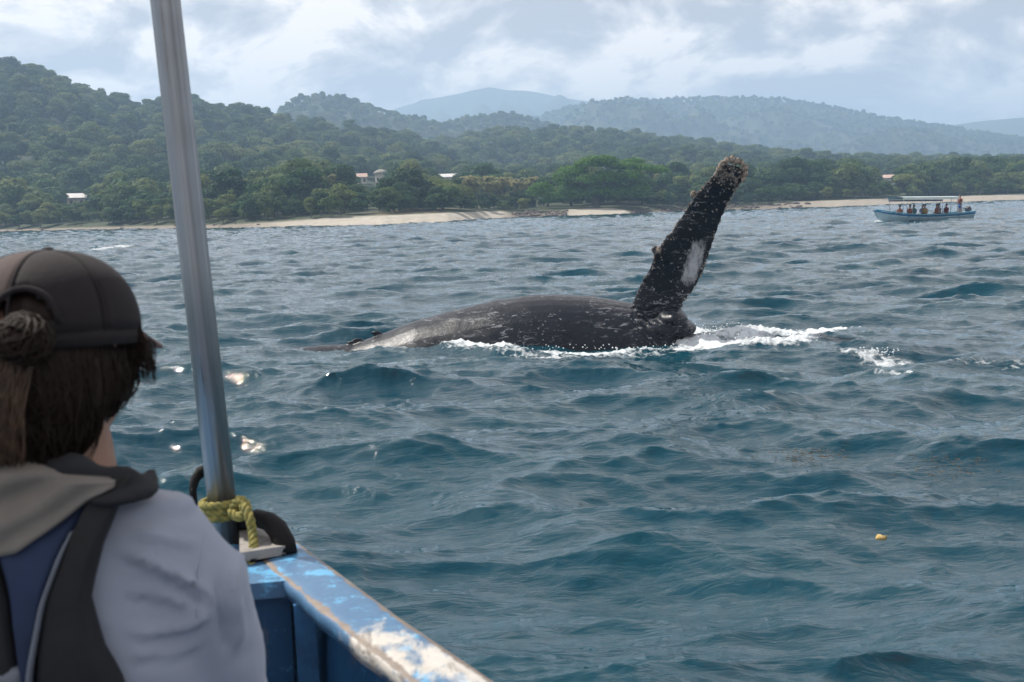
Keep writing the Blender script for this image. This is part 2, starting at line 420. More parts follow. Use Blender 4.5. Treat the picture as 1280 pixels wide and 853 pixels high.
# ------------------------------------------------------------------ foliage
def leaf_mat(name, c1, c2, c3):
    m, t, p = new_mat(name)
    oi = t.nodes.new('ShaderNodeObjectInfo'); geo = t.nodes.new('ShaderNodeNewGeometry')
    big = noise_n(t, geo.outputs['Position'], 0.012, 3)
    k = math_n(t, 'ADD', math_n(t, 'MULTIPLY', oi.outputs['Random'], 0.55), math_n(t, 'MULTIPLY', big, 0.6))
    col = ramp(t, k, [(0.2, c1), (0.55, c2), (0.95, c3)])
    fine = ramp(t, noise_n(t, geo.outputs['Position'], 1.3, 3), [(0.3, 0.65), (0.7, 1.25)])
    mul = t.nodes.new('ShaderNodeMix'); mul.data_type = 'RGBA'; mul.blend_type = 'MULTIPLY'; mul.inputs[0].default_value = 1
    Lk(t, col, mul.inputs[6]); Lk(t, fine, mul.inputs[7])
    Lk(t, mul.outputs[2], p.inputs['Base Color']); p.inputs['Roughness'].default_value = 0.7; p.inputs['Specular IOR Level'].default_value = 0.2
    tr = t.nodes.new('ShaderNodeBsdfTranslucent'); Lk(t, mul.outputs[2], tr.inputs['Color'])
    mx = t.nodes.new('ShaderNodeMixShader'); mx.inputs[0].default_value = 0.4
    out = t.nodes['Material Output']; Lk(t, p.outputs[0], mx.inputs[1]); Lk(t, tr.outputs[0], mx.inputs[2]); Lk(t, mx.outputs[0], out.inputs['Surface'])
    return m
m_leaf = leaf_mat('forest_leaves', (0.014, 0.045, 0.016), (0.060, 0.125, 0.034), (0.210, 0.240, 0.065))
m_bright = leaf_mat('bright_leaves', (0.055, 0.140, 0.014), (0.080, 0.190, 0.020), (0.090, 0.205, 0.024))
m_palm = leaf_mat('palm_leaves', (0.12, 0.13, 0.045), (0.20, 0.20, 0.075), (0.28, 0.25, 0.11))
m_bark = mat('bark', (0.16, 0.13, 0.10), 0.9, 0.4, 3)

def crown_mesh(name, lobes, n_leaf, size, m, seed, under=0.35):
    """lobes: (centre, (rx,ry,rz)); leaves are small tilted quads through the shells of the lobes"""
    g = np.random.default_rng(seed)
    w = np.array([l[1][0] * l[1][1] for l in lobes]); w = w / w.sum()
    k = g.choice(len(lobes), n_leaf, p=w)
    C = np.array([l[0] for l in lobes])[k]; Rr = np.array([l[1] for l in lobes])[k]
    dv = g.normal(size=(n_leaf, 3)); dv /= np.linalg.norm(dv, axis=1)[:, None]
    flip = (dv[:, 2] < -under); dv[flip, 2] *= -1
    rad = 1 - 0.32 * g.random(n_leaf) ** 2 + 0.07 * g.normal(size=n_leaf)
    P = C + dv * Rr * rad[:, None]
    nrm = dv / Rr; nrm /= np.linalg.norm(nrm, axis=1)[:, None]
    nrm += g.normal(size=(n_leaf, 3)) * 0.30; nrm /= np.linalg.norm(nrm, axis=1)[:, None]
    ref = g.normal(size=(n_leaf, 3)); a = np.cross(nrm, ref); a /= np.linalg.norm(a, axis=1)[:, None]; b = np.cross(nrm, a)
    s = size * (0.6 + 0.8 * g.random(n_leaf))[:, None]
    asp = (0.55 + 0.4 * g.random(n_leaf))[:, None]
    V = np.stack([P - a * s, P - b * s * asp, P + a * s, P + b * s * asp], 1).reshape(-1, 3)
    me = mesh_np(name, V, np.arange(n_leaf * 4).reshape(-1, 4)); me.materials.append(m); return me
def rand_lobes(seed, W=5.0, H=8.0, n=11, flat=0.62):
    g = np.random.default_rng(seed); L = []
    for i in range(n):
        a = g.random() * 2 * PI; q = g.random() ** 0.6 * W * 0.62
        z = H * (0.50 + 0.36 * (1 - (q / W) ** 2 * 1.6)) + g.normal() * 0.5
        r = W * (0.30 + 0.20 * g.random())
        L.append(((q * math.cos(a), q * math.sin(a), z), (r, r, r * flat * (0.8 + 0.4 * g.random()))))
    L.append(((0, 0, H * 0.45), (W * 0.62, W * 0.62, H * 0.34)))
    return L
CROWNS = [crown_mesh('crown', rand_lobes(i + 40, 4.6 + 0.5 * (i % 3), 7.5 + (i % 4), 10 + i % 4), 2100, 0.34, m_leaf, i) for i in range(5)]
def trunk_mesh(lobes_n, H, r, seed, spread=2.5):
    g = random.Random(seed); b = MB()
    b.tube([(0, 0, -1.0), (0.1, 0, H * 0.2), (0.05, 0.15, H * 0.45)], [r * 1.5, r, r * 0.8], 8)
    for i in range(lobes_n):
        a = 2 * PI * i / lobes_n + g.uniform(-.4, .4); q = spread * g.uniform(.6, 1.1)
        b.tube([(0.05, 0.15, H * 0.38), (q * .45 * math.cos(a), q * .45 * math.sin(a), H * 0.55), (q * math.cos(a), q * math.sin(a), H * 0.75)], [r * .6, r * .4, r * .12], 6)
    me = b.mesh('trunk'); me.materials.append(m_bark); return me
TRUNKS = [trunk_mesh(5, 8, 0.28, i) for i in range(3)]
def place(name, label, cat, group, parts, loc, rz, s):
    e = thing(name, label, cat, loc, rz, group); e.scale = (s, s, s) if isinstance(s, (int, float)) else s
    for pn, me in parts: link_mesh(pn, me, None, e, smooth=False)
    return e

def hz(a, r): return float(terrain(np.array([a]), np.array([r]))[0])
# houses: found by marching along the sight line until the roof meets its height over the hillside
def house_spot(u, v, hh, r_from=300):
    a, te = az_of(u, v), tel_of(u, v)
    for r in range(r_from, 900, 4):
        if terrain(np.array([a]), np.array([float(r)]))[0] + hh >= 2.4 + te * r: return a, float(r)
    return a, 500.0
HOUSES = []; PALM_A = (az_of(572, 262), az_of(684, 262))
for (u, v, hh) in ((95, 243, 4.0), (452, 219, 3.5), (476, 213, 5.5), (560, 218.5, 4.2), (1110, 219, 4.5)):
    HOUSES.append(house_spot(u, v, hh) + (hh,))
BIG = G(745, 268); big_a = az_of(745, 266); big_r = float(shore_r(big_a)) + 20
def clear_of(a, r, s=0.8, h=None):
    for (ha, hr, hh) in HOUSES:
        if abs(a - ha) < 3.4 / hr + 2.5 * s / r and r - hr < 7:
            if r > hr - 9: return False
            h = hz(a, r) if h is None else h
            if (h + 9.5 * s - 2.4) / r > (hz(ha, hr) + hh - 1.5 - 2.4) / hr: return False
    if PALM_A[0] < a < PALM_A[1] and s > 0.5 and r - float(shore_r(a)) < 62: return False
    if abs(a - big_a) * r < 15 and -14 < r - big_r < 12: return False
    return True

# forest stuff: instances of the crown meshes on one cloud of points
pts = []; rg = np.random.default_rng(5)
def scatter(r_lo, r_hi, area, s_lo, s_hi, amax=33, amin=-34, dmin=None, dmax=1e9):
    a0, a1 = math.radians(amin), math.radians(amax)
    n = int(0.5 * (a1 - a0) * (r_hi ** 2 - r_lo ** 2) / area)
    a = rg.uniform(a0, a1, n); r = np.sqrt(rg.uniform(r_lo ** 2, r_hi ** 2, n))
    dd = r - shore_r(a); ok = (dd > (34 if dmin is None else sand_w(a) + dmin)) & (dd < dmax); a, r, dd = a[ok], r[ok], dd[ok]
    h = terrain(a, r); e = 6.0 if r_hi < 1500 else 12.0
    h2 = terrain(a, r + e)
    vis = (h2 - h) / e > (h - 2.4) / r - (0.10 if r_lo < 1000 else 0.35)      # slopes that face away from the bay are unseen
    a, r, h, dd = a[vis], r[vis], h[vis], dd[vis]
    s = s_lo + (s_hi - s_lo) * rg.uniform(0, 1, len(a)) ** 1.6
    for k in range(len(a)):
        if clear_of(a[k], r[k], s[k], h[k]): pts.append((a[k], r[k], h[k], s[k]))
scatter(220, 460, 16, 0.34, 0.62, dmin=3.5, dmax=44)
scatter(230, 620, 42, 0.6, 1.35)
scatter(620, 1000, 50, 0.65, 1.5)
scatter(1000, 1700, 62, 0.55, 1.15)
scatter(1700, 2700, 95, 0.7, 1.15)
pa = np.array(pts)
me = bpy.data.meshes.new('forest'); me.vertices.add(len(pa))
P = np.stack([pa[:, 1] * np.sin(pa[:, 0]), pa[:, 1] * np.cos(pa[:, 0]), pa[:, 2] - 1.2 * pa[:, 3]], 1)
me.vertices.foreach_set('co', P.astype(np.float32).ravel())
fattr(me, 'tscale', pa[:, 3]); fattr(me, 'trot', rg.uniform(0, 2 * PI, len(pa)))
ia = me.attributes.new('tkind', 'INT', 'POINT'); ia.data.foreach_set('value', rg.integers(0, 5, len(pa)).astype(np.int32))
forest = bpy.data.objects.new('forest', me); COL.objects.link(forest)
tag(forest, 'dense green woodland covering the hillsides behind the beach', 'forest', kind='stuff')

# countable trees along the shore, on the skyline
ORD = 'first second third fourth fifth sixth seventh eighth ninth tenth eleventh twelfth thirteenth fourteenth fifteenth sixteenth seventeenth eighteenth nineteenth'.split()
def ordw(i):
    if i < 19: return ORD[i]
    n = i + 1; T = ['twenty', 'thirty', 'forty'][n // 10 - 2]
    return (T[:-1] + 'ieth') if n % 10 == 0 else T + '-' + ORD[n % 10 - 1]
REG = [(95, 'left of the white-roofed house'), (237, 'between the white-roofed house and the metal pole'), (452, 'between the metal pole and the thatched hut'), (560, 'between the thatched hut and the long pale roof'), (680, 'between the long pale roof and the spreading tree'), (812, 'round the foot of the spreading tree'), (905, 'behind the raised flipper'), (1090, 'between the raised flipper and the tour boat'), (1228, 'behind the tour boat'), (9999, 'right of the tour boat')]
todo = []          # (object, u, what it is): labelled from left to right once all stand
def label_all():
    seen = {}
    for o, u, what in sorted(todo, key=lambda q: q[1]):
        reg = next(n for m_, n in REG if u < m_); i = seen.get((what, reg), 0); seen[(what, reg)] = i + 1
        o['label'] = '%s %s from the left %s' % (ordw(i), what, reg)
def tree_at(a, r, s, k, name, label, cat, group, sz=None):
    loc = (r * math.sin(a), r * math.cos(a), hz(a, r) - 0.3)
    return place(name, label, cat, group, [('crown', CROWNS[k % 5]), ('trunk', TRUNKS[k % 3])], loc, random.uniform(0, 6.28), sz or s)
rg2 = random.Random(21)
first = []
for i in range(150):
    u = -60 + 1400 * (i + rg2.uniform(-.4, .4)) / 150
    a = az_of(u, 268); row = i % 3
    off = float(sand_w(np.array([a]))[0]) + (3, 13, 24)[row] + rg2.uniform(-2, 3)
    if 455 < u < 690: off += 10
    r = float(shore_r(np.array([a]))[0]) + off
    if not clear_of(a, r): continue
    s = (0.42, 0.62, 0.85)[row] * rg2.uniform(.8, 1.25)
    if 470 < u < 680 and row == 0: s *= 0.55
    nm, lb, gp = (('shore_bush', 'low green bush at the back of the beach', 'bushes at the back of the beach') if s < 0.5 else ('shore_tree', 'leafy green tree standing just behind the beach', 'trees just behind the beach'))
    o = tree_at(a, r, s, i, nm, lb, 'bush' if s < .5 else 'tree', gp); todo.append((o, u, 'low shore bush' if s < .5 else ('mid-sized shore tree' if s < .75 else 'tall shore tree')))
    if len(first) < 5: first.append((o, i % 5))
crown_objs = [None] * 5
for o, k in first:
    for ch in o.children:
        if ch.name.startswith('crown'): crown_objs[k] = ch
# skyline trees
for (u0_, u1_, n, R, key, lb) in ((20, 345, 17, 760, 0, 'round tree on the skyline of the nearest left hill'), (350, 560, 9, 1350, 2, 'small tree on the crest of the middle hill'), (700, 1190, 34, 2450, 4, 'tiny flat-topped tree on the skyline of the far right ridge')):
    for i in range(n):
        u = u0_ + (u1_ - u0_) * (i + rg2.uniform(0, 1)) / n
        a = az_of(u, 140)
        rr = np.linspace(R * 0.93, R * 1.07, 60); hh = terrain(np.full(60, a), rr); j = int(np.argmax((hh - 2.4) / rr)); r = float(rr[j])
        s = rg2.uniform(.65, 1.1) * (1.0 if R < 1000 else .75 if R < 2000 else 1.1)
        tree_at(a, r, s, i + 1, 'skyline_tree', ordw(i) + ' ' + lb.split(' on ')[0] + ' from the left on ' + lb.split(' on ')[1], 'tree', lb.replace('round tree', 'round trees').replace('small tree', 'small trees').replace('tiny flat-topped tree', 'tiny flat-topped trees'), (s, s, s * rg2.uniform(.9, 1.15)))

def gn_forest(ob, crowns):
    ng = bpy.data.node_groups.new('scatter_crowns', 'GeometryNodeTree')
    ng.interface.new_socket('Geometry', in_out='INPUT', socket_type='NodeSocketGeometry')
    ng.interface.new_socket('Geometry', in_out='OUTPUT', socket_type='NodeSocketGeometry')
    gi = ng.nodes.new('NodeGroupInput'); go = ng.nodes.new('NodeGroupOutput')
    jn = ng.nodes.new('GeometryNodeJoinGeometry')
    for c in crowns:
        oi = ng.nodes.new('GeometryNodeObjectInfo'); oi.transform_space = 'ORIGINAL'; oi.inputs['Object'].default_value = c
        oi.inputs['As Instance'].default_value = True; ng.links.new(oi.outputs['Geometry'], jn.inputs[0])
    ip = ng.nodes.new('GeometryNodeInstanceOnPoints'); ip.inputs['Pick Instance'].default_value = True
    ng.links.new(gi.outputs[0], ip.inputs['Points']); ng.links.new(jn.outputs[0], ip.inputs['Instance'])
    def na_(name, ty):
        n = ng.nodes.new('GeometryNodeInputNamedAttribute'); n.data_type = ty; n.inputs['Name'].default_value = name; return n.outputs['Attribute']
    ng.links.new(na_('tkind', 'INT'), ip.inputs['Instance Index']); ng.links.new(na_('tscale', 'FLOAT'), ip.inputs['Scale'])
    cx = ng.nodes.new('ShaderNodeCombineXYZ'); ng.links.new(na_('trot', 'FLOAT'), cx.inputs['Z'])
    er = ng.nodes.new('FunctionNodeEulerToRotation'); ng.links.new(cx.outputs[0], er.inputs[0]); ng.links.new(er.outputs[0], ip.inputs['Rotation'])
    ng.links.new(ip.outputs[0], go.inputs[0])
    md = ob.modifiers.new('scatter', 'NODES'); md.node_group = ng
gn_forest(forest, crown_objs)

# the large bright spreading tree by the second beach
g = np.random.default_rng(8); lobes = []
for (lx, lz, rr, dz) in ((-9.6, 4.6, 3.0, 0.6), (-6.8, 6.8, 3.2, .55), (-4.0, 8.6, 3.2, .5), (-0.6, 10.2, 3.5, .45), (3.6, 10.6, 3.8, .42), (7.6, 9.8, 3.4, .45), (9.8, 8.2, 2.6, .5), (-7.6, 2.6, 3.2, .7), (-3.6, 3.2, 3.6, .7), (0.6, 4.2, 3.4, .7), (4.6, 3.2, 3.4, .7), (8.6, 3.6, 3.2, .7), (1.6, 7.2, 4.0, .6), (6.0, 6.6, 3.6, .6), (-2.8, 6.0, 3.4, .6)):
    for j in range(3):
        lobes.append(((lx + g.normal() * 1.2, g.uniform(-5, 5) * (1 - 0.3 * lz / 11), lz + g.normal() * .5), (rr * .8, rr * .85, rr * dz * .8)))
big_me = crown_mesh('crown', lobes, 26000, 0.23, m_bright, 99)
place('spreading_tree', 'large bright green flat-topped spreading tree beside the small white beach', 'tree', None,
      [('crown', big_me), ('trunk', trunk_mesh(7, 10, 0.6, 5, 7.5))], (big_r * math.sin(big_a), big_r * math.cos(big_a), hz(big_a, big_r) - .3), 0, (1.22, 1.1, 1.04))
# round tree left of the palms
ra = az_of(553, 262); rr_ = float(shore_r(np.array([ra]))[0]) + 38
lob = rand_lobes(303, 7.5, 8.5, 18, 0.7)
place('round_tree', 'broad rounded dark green tree between the earth bank and the palms', 'tree', None, [('crown', crown_mesh('crown', lob, 9000, 0.26, m_leaf, 71)), ('trunk', TRUNKS[1])],
      (rr_ * math.sin(ra), rr_ * math.cos(ra), hz(ra, rr_) - .8), 0, (0.95, .9, .72))

# palms
def palm_crown(seed):
    g = random.Random(seed); V = []; Fs = []
    for i in range(17):
        a = 2 * PI * i / 17 + g.uniform(-.2, .2); el = g.uniform(-.5, 1.1); L = g.uniform(2.4, 3.1)
        d = Vector((math.cos(a), math.sin(a), 0)); p = Vector((0, 0, 7.0)); sd = Vector((-d.y, d.x, 0)); e = el
        n = 7; prev = None
        for k in range(n + 1):
            w = 0.42 * math.sin(PI * min(0.97, (k + .6) / (n + .6))) + 0.03
            dr = Vector((0, 0, -0.45 * w))
            idx = len(V); V += [p + sd * w + dr, p, p - sd * w + dr]
            if prev is not None:
                Fs += [(prev, idx, idx + 1, prev + 1), (prev + 1, idx + 1, idx + 2, prev + 2)]
            prev = idx
            p = p + (d * math.cos(e) + Vector((0, 0, math.sin(e)))) * (L / n); e -= 0.30
    me = mesh_np('fronds', [tuple(v) for v in V], Fs); me.materials.append(m_palm); return me
PALMS = [palm_crown(i) for i in range(4)]
pt = MB().tube([(0, 0, -.8), (.12, 0, 2), (.1, .1, 4.5), (0, 0, 7.05)], [.24, .17, .14, .13], 7).mesh('trunk'); pt.materials.append(m_bark)
for i in range(46):
    u = (575 + 108 * rg2.random()) if i < 26 else (815 + 60 * rg2.random() if i < 32 else (290 + 170 * rg2.random() if i < 40 else 1000 + 90 * rg2.random()))
    a = az_of(u, 262); r = float(shore_r(np.array([a]))[0]) + (30 if i < 26 else 40) + rg2.uniform(0, 22)
    if i >= 26 and not clear_of(a, r): continue
    s = rg2.uniform(.75, 1.05)
    lb = 'coconut palm in the row behind the middle beach' if i < 26 else ('coconut palm just right of the spreading tree' if i < 32 else ('coconut palm among trees behind the left shore' if i < 40 else 'coconut palm behind the right-hand beach'))
    o = place('palm_tree', lb, 'palm', lb.replace('palm', 'palms', 1), [('fronds', PALMS[i % 4]), ('trunk', pt)], (r * math.sin(a), r * math.cos(a), hz(a, r)), rg2.uniform(0, 6.28), s); todo.append((o, u, 'coconut palm'))
label_all()

# houses
m_wall = mat('plaster', (0.62, 0.56, 0.47), 0.9, .2, .6); m_roofw = mat('pale_roof', (0.78, 0.74, 0.70), 0.6, .15, .8); m_thatch = mat('thatch', (0.36, 0.33, 0.27), 0.95, .3, 2); m_pink = mat('clay_roof', (0.60, 0.42, 0.34), 0.8, .2, 1); m_dark = mat('dark_opening', (0.03, 0.03, 0.03), 0.6, .2, 1)
HS = [('white_house', 'small house with a white roof in the trees at far left', 6.2, 5, m_roofw, 'gable'), ('plaster_house', 'low pale plaster house beside the round thatched hut', 4.2, 4, m_pink, 'gable'),
      ('thatched_hut', 'round hut with a domed thatched roof on the hillside', 5.2, 5.2, m_thatch, 'dome'), ('long_house', 'long low house with a pale roof above the round tree', 8.0, 5, m_roofw, 'gable'), ('clay_house', 'pinkish roofed house among trees behind the tour boat', 7.0, 5, m_pink, 'gable')]
for (ha, hr, hh), (nm, lb, wd, dp, rm, kind) in zip(HOUSES, HS):
    e = thing(nm, lb, 'hut' if kind == 'dome' else 'house', (hr * math.sin(ha), hr * math.cos(ha), hz(ha, hr)), -ha)
    wh = hh - 1.3
    if kind == 'dome':
        rn = lambda r, z: [(r * math.cos(2 * PI * k / 20), r * math.sin(2 * PI * k / 20), z) for k in range(20)]
        MB().loft([rn(wd * .42, -1), rn(wd * .42, wh)]).build('wall', m_wall, e)
        MB().loft([rn(wd * .58, wh - .1), rn(wd * .5, wh + .6), rn(wd * .36, wh + 1.1), rn(wd * .15, wh + 1.5), rn(.1, wh + 1.6)]).build('roof', rm, e, True)
    else:
        MB().box((0, 0, wh / 2 - .5), (wd * .92, dp * .9, wh + 1)).build('wall', m_wall, e)
        b = MB()
        sec = lambda x: [(x, -dp * .62, wh - .15), (x, 0, wh + 1.25), (x, dp * .62, wh - .15), (x, dp * .62, wh + 0), (x, 0, wh + 1.4), (x, -dp * .62, wh)]
        b.loft([sec(-wd * .52), sec(wd * .52)]).build('roof', rm, e)
    for k in (-1, 1):
        MB().box((k * wd * .24, -dp * .45 - .02 if kind != 'dome' else -wd * .42, wh * .45), (.9, .12, 1.2)).build('window', m_dark, e)
# shore rocks
m_rock = mat('shore_rock', (0.16, 0.13, 0.11), 0.9, .5, .8, bmp=.6, bd=.1)
b = MB()
for (ua, ub, n) in ((640, 708, 90), (790, 935, 110), (0, 330, 30), (930, 1010, 30)):
    for i in range(n):
        u = rg2.uniform(ua, ub); a = az_of(u, 266); r = float(shore_r(np.array([a]))[0]) + rg2.uniform(-1, 10); s = rg2.uniform(.15, .7) * (0.6 if ub == 330 else 1)
        b.ball((r * math.sin(a), r * math.cos(a), hz(a, r) + .1 * s), (s * 1.4, s, s * .7), 1)
me = b.mesh('shore_rocks'); co = get_co(me); co += (np.random.default_rng(1).random(co.shape) - .5) * .22; set_co(me, co)
tag(link_mesh('shore_rocks', me, m_rock, smooth=False), 'dark brown rocks strewn along the waterline', 'rocks', kind='stuff')

# ================================================================== THE WHALE
WY = 21.5
st = [(200, -0.95, .30), (300, -0.30, .42), (360, -0.02, .52), (400, 0.02, .58), (440, 0.03, .70), (480, 0.22, .88), (520, 0.42, 1.02), (570, 0.60, 1.16), (620, 0.745, 1.28), (660, 0.81, 1.36), (690, 0.825, 1.40), (740, 0.775, 1.42), (790, 0.63, 1.40), (830, 0.42, 1.34), (858, 0.12, 1.22), (872, -0.08, 1.1), (900, -0.30, 1.0), (980, -0.6, .9), (1060, -0.9, .72), (1130, -1.25, .42), (1160, -1.4, .18)]
b = MB(); rings = []
for (u, zt, r) in st:
    x = at(u, 400, WY).x
    rings.append([Vector((x, WY + r * math.cos(q_), zt - r * .95 + r * .95 * math.sin(q_))) for q_ in [2 * PI * k / 40 for k in range(40)]])
b.loft(rings)
# tail flukes under water
xt = rings[0][0].x
for s in (-1, 1):
    b.loft([[Vector((xt + .5, WY, -1.2)) + Vector((0.8 * math.cos(q_), 0.12 * s, .16 * math.sin(q_))) for q_ in [2 * PI * k / 12 for k in range(12)]],
            [Vector((xt - .3, WY + s * 1.1, -1.25)) + Vector((0.5 * math.cos(q_), 0, .08 * math.sin(q_))) for q_ in [2 * PI * k / 12 for k in range(12)]],
            [Vector((xt - .9, WY + s * 2.0, -1.3)) + Vector((0.12 * math.cos(q_), 0, .03 * math.sin(q_))) for q_ in [2 * PI * k / 12 for k in range(12)]]])
# knuckles along the back near the tail
for (u, v, s) in ((470, 416, .055), (447, 425, .05), (438, 428, .04), (402, 438, .05), (388, 440, .05)):
    q_ = at(u, v, WY - .05); b.ball(q_, (s * 1.9, s, s * .75), 2)
Lp = [(806, 432), (792, 398), (793, 382), (803, 357), (815, 337), (822, 318), (831, 303), (844, 287), (859, 264), (867, 249), (879, 236), (890, 222.5), (898, 211), (906, 204)]
Rp = [(850, 436), (856, 412), (848, 394), (852, 378), (864, 363), (877, 338), (884, 318), (891, 298), (899, 277), (908, 256), (914, 246), (922, 234), (930, 222), (930, 209)]
rings = []; nfl = len(Lp)
FA = []
for i, (l, r_) in enumerate(zip(Lp, Rp)):
    Y = WY - .30 - 0.05 * i
    A_ = at(*l, Y); B_ = at(*r_, Y); c_ = (A_ + B_) / 2; h = (B_ - A_) / 2 * 1.12
    th = 0.125 * h.length / 0.5 if i > 2 else 0.22; th = min(th, .15 if i > 2 else .22)
    if i == nfl - 1: th *= .6
    ring = []
    for k in range(28):
        q_ = 2 * PI * k / 28; cc, ss = math.cos(q_), math.sin(q_)
        ring.append(c_ + h * cc + Vector((0, 1, 0)) * (th * ss * (0.66 - 0.30 * cc)))
    rings.append(ring); FA.append((c_, h, Y))
b.loft(rings)
for (u, v, s) in ((819, 312, .085), (822, 318, .07), (867, 244, .065), (871.5, 247.5, .075), (806, 350, .05), (836, 295, .05), (793, 383, .05), (880, 234, .045), (850, 277, .045)):
    b.ball(at(u, v, WY - .6), (s, s, s * .9), 2)
# shoulder bulge and the lump behind the flipper
for (u, v, rx, rz) in ((822, 412, .5, .24), (846, 410, .34, .17), (838, 398, .3, .2)):
    b.ball(at(u, v, WY - .45), (rx, .55, rz), 3)
me = fuse(b.mesh('body'), 0.026, 6)
co = get_co(me); no = get_no(me)
base = at(825, 400, WY - .4)
def seg_side(px, py):  # flipper coordinates per vertex: along (0..1) and across (-1 left edge..1 right edge)
    pass
dist = np.linalg.norm((co - np.array(base)) * np.array([1, .6, 1.25]), axis=1)
crease = np.exp(-((dist - .45) / .28) ** 2) * np.sin(dist * 58 + 7.0 * fbm(co[:, 0] * 1.9, co[:, 2] * 1.9, co[:, 1] * 2, 2, 9)) * .010 * sstep(.35, .6, fbm(co[:, 0] * 2.5, co[:, 2] * 2.5, None, 2, 19))
roll_ = (fbm(co[:, 0] * 1.1, co[:, 1] * 1.1, co[:, 2] * 1.1, 2, 2) - .5) * .02
fine = (fbm(co[:, 0] * 14, co[:, 1] * 14, co[:, 2] * 14, 2, 6) - .5) * .003
# long muscle grooves along the flank
flank = np.sin((co[:, 2] + .16 * co[:, 0]) * 15 + 1.5 * fbm(co[:, 0], co[:, 2], None, 2, 3)) * .003 * sstep(.1, .5, .8 - co[:, 2])
co += no * (crease + roll_ + fine + flank)[:, None]
set_co(me, co)
def proj(P):
    D = P - np.array(EYE); f = D @ np.array(fw); return 640 + F * (D @ np.array(RT)) / f, 426.5 - F * (D @ np.array(UP)) / f
# natural markings: white blaze on the flipper's underside, pale edges and tip (fixed to the skin)
Cc = np.array([tuple(q_[0]) for q_ in FA]); Hh_ = np.array([tuple(q_[1]) for q_ in FA])
dx = np.linalg.norm(co[:, None, :] - Cc[None], axis=2) if len(co) < 4e5 else None
isfl = (co[:, 2] > .55) & (co[:, 0] > at(790, 350, WY).x - .02)
blaze = np.zeros(len(co)); edge = np.zeros(len(co)); tip = np.zeros(len(co))
if dx is not None:
    axis = Cc[-1] - Cc[1]; al = ((co - Cc[1]) @ axis) / (axis @ axis)
    tt_ = ((Cc - Cc[1]) @ axis) / (axis @ axis)
    cx_ = np.stack([np.interp(al, tt_, Cc[:, k]) for k in range(3)], 1); hx_ = np.stack([np.interp(al, tt_, Hh_[:, k]) for k in range(3)], 1)
    ac = np.einsum('ij,ij->i', co - cx_, hx_) / np.einsum('ij,ij->i', hx_, hx_)
    front = (no[:, 1] < .2)
    blaze = np.exp(-((al - .40 - .02 * ac) / .18) ** 4) * np.exp(-((ac - .50 + .8 * (al - .41)) / .52) ** 4) * isfl * front
    edge = isfl * (sstep(.84, .99, ac) * .75 + sstep(.86, 1.0, -ac) * .55)
    tip = isfl * sstep(.76, .92, al) * .62
fattr(me, 'blaze', blaze); fattr(me, 'edge', np.clip(edge + tip, 0, 1)); fattr(me, 'fl', isfl.astype(float))
m_wh, t, p = new_mat('whale_skin'); o = objc(t)
skin = mix_c(t, noise_n(t, o, 2.2, 6, .6), (0.006, 0.008, 0.013), (0.018, 0.022, 0.030))
sp = ramp(t, noise_n(t, o, 16, 4, .7), [(0.60, 0.0), (0.67, 1.0)])
spk = math_n(t, 'MULTIPLY', sp, math_n(t, 'ADD', ramp(t, noise_n(t, o, 1.7, 4), [(0.46, 0.0), (0.60, .9)]), math_n(t, 'MULTIPLY', attr(t, 'fl'), .55), clamp=True))
scr = ramp(t, noise_n(t, vec_scale(t, o, (1.6, 2, 7.0)), 2.3, 7, .75, .8), [(0.57, 0.0), (0.60, 1.0), (0.63, 1.0), (0.67, .2)])
scm = ramp(t, noise_n(t, vec_scale(t, o, (1, 1, 1), (5, 3, 1)), .9, 3), [(0.44, 0.0), (0.58, .85)])
c = mix_c(t, math_n(t, 'MULTIPLY', scr, scm), skin, (0.30, 0.31, 0.33))
c = mix_c(t, spk, c, (0.36, 0.36, 0.36))
bn = noise_n(t, vec_scale(t, o, (1.5, 1, .55)), 5, 10, .78)
bl = math_n(t, 'MULTIPLY', math_n(t, 'SUBTRACT', math_n(t, 'ADD', math_n(t, 'MULTIPLY', attr(t, 'blaze'), .50), bn), .86), 5.0, clamp=True)
c = mix_c(t, bl, c, mix_c(t, noise_n(t, o, 9, 4), (0.30, 0.31, 0.34), (0.50, 0.50, 0.52)))
ed = math_n(t, 'MULTIPLY', math_n(t, 'SUBTRACT', math_n(t, 'ADD', math_n(t, 'MULTIPLY', attr(t, 'edge'), .62), noise_n(t, o, 11, 6, .75)), 0.86), 6.0, clamp=True)
c = mix_c(t, ed, c, mix_c(t, noise_n(t, o, 5, 3), (0.20, 0.13, 0.09), (0.48, 0.45, 0.43)))
Lk(t, c, p.inputs['Base Color'])
Lk(t, ramp(t, noise_n(t, o, 5, 5), [(0.3, .26), (0.7, .42)]), p.inputs['Roughness'])
bump(t, p, math_n(t, 'ADD', noise_n(t, o, 30, 5, .65), math_n(t, 'MULTIPLY', noise_n(t, o, 7, 4), .4)), .35, .015); p.inputs['Specular IOR Level'].default_value = .22
whale = thing('humpback_whale', 'dark humpback whale rolling at the surface with one long flipper raised', 'whale', (at(690, 400, WY).x, WY, 0))
whb = link_mesh('body', me, m_wh, whale); whb.matrix_parent_inverse = Matrix.Translation(-whale.location)
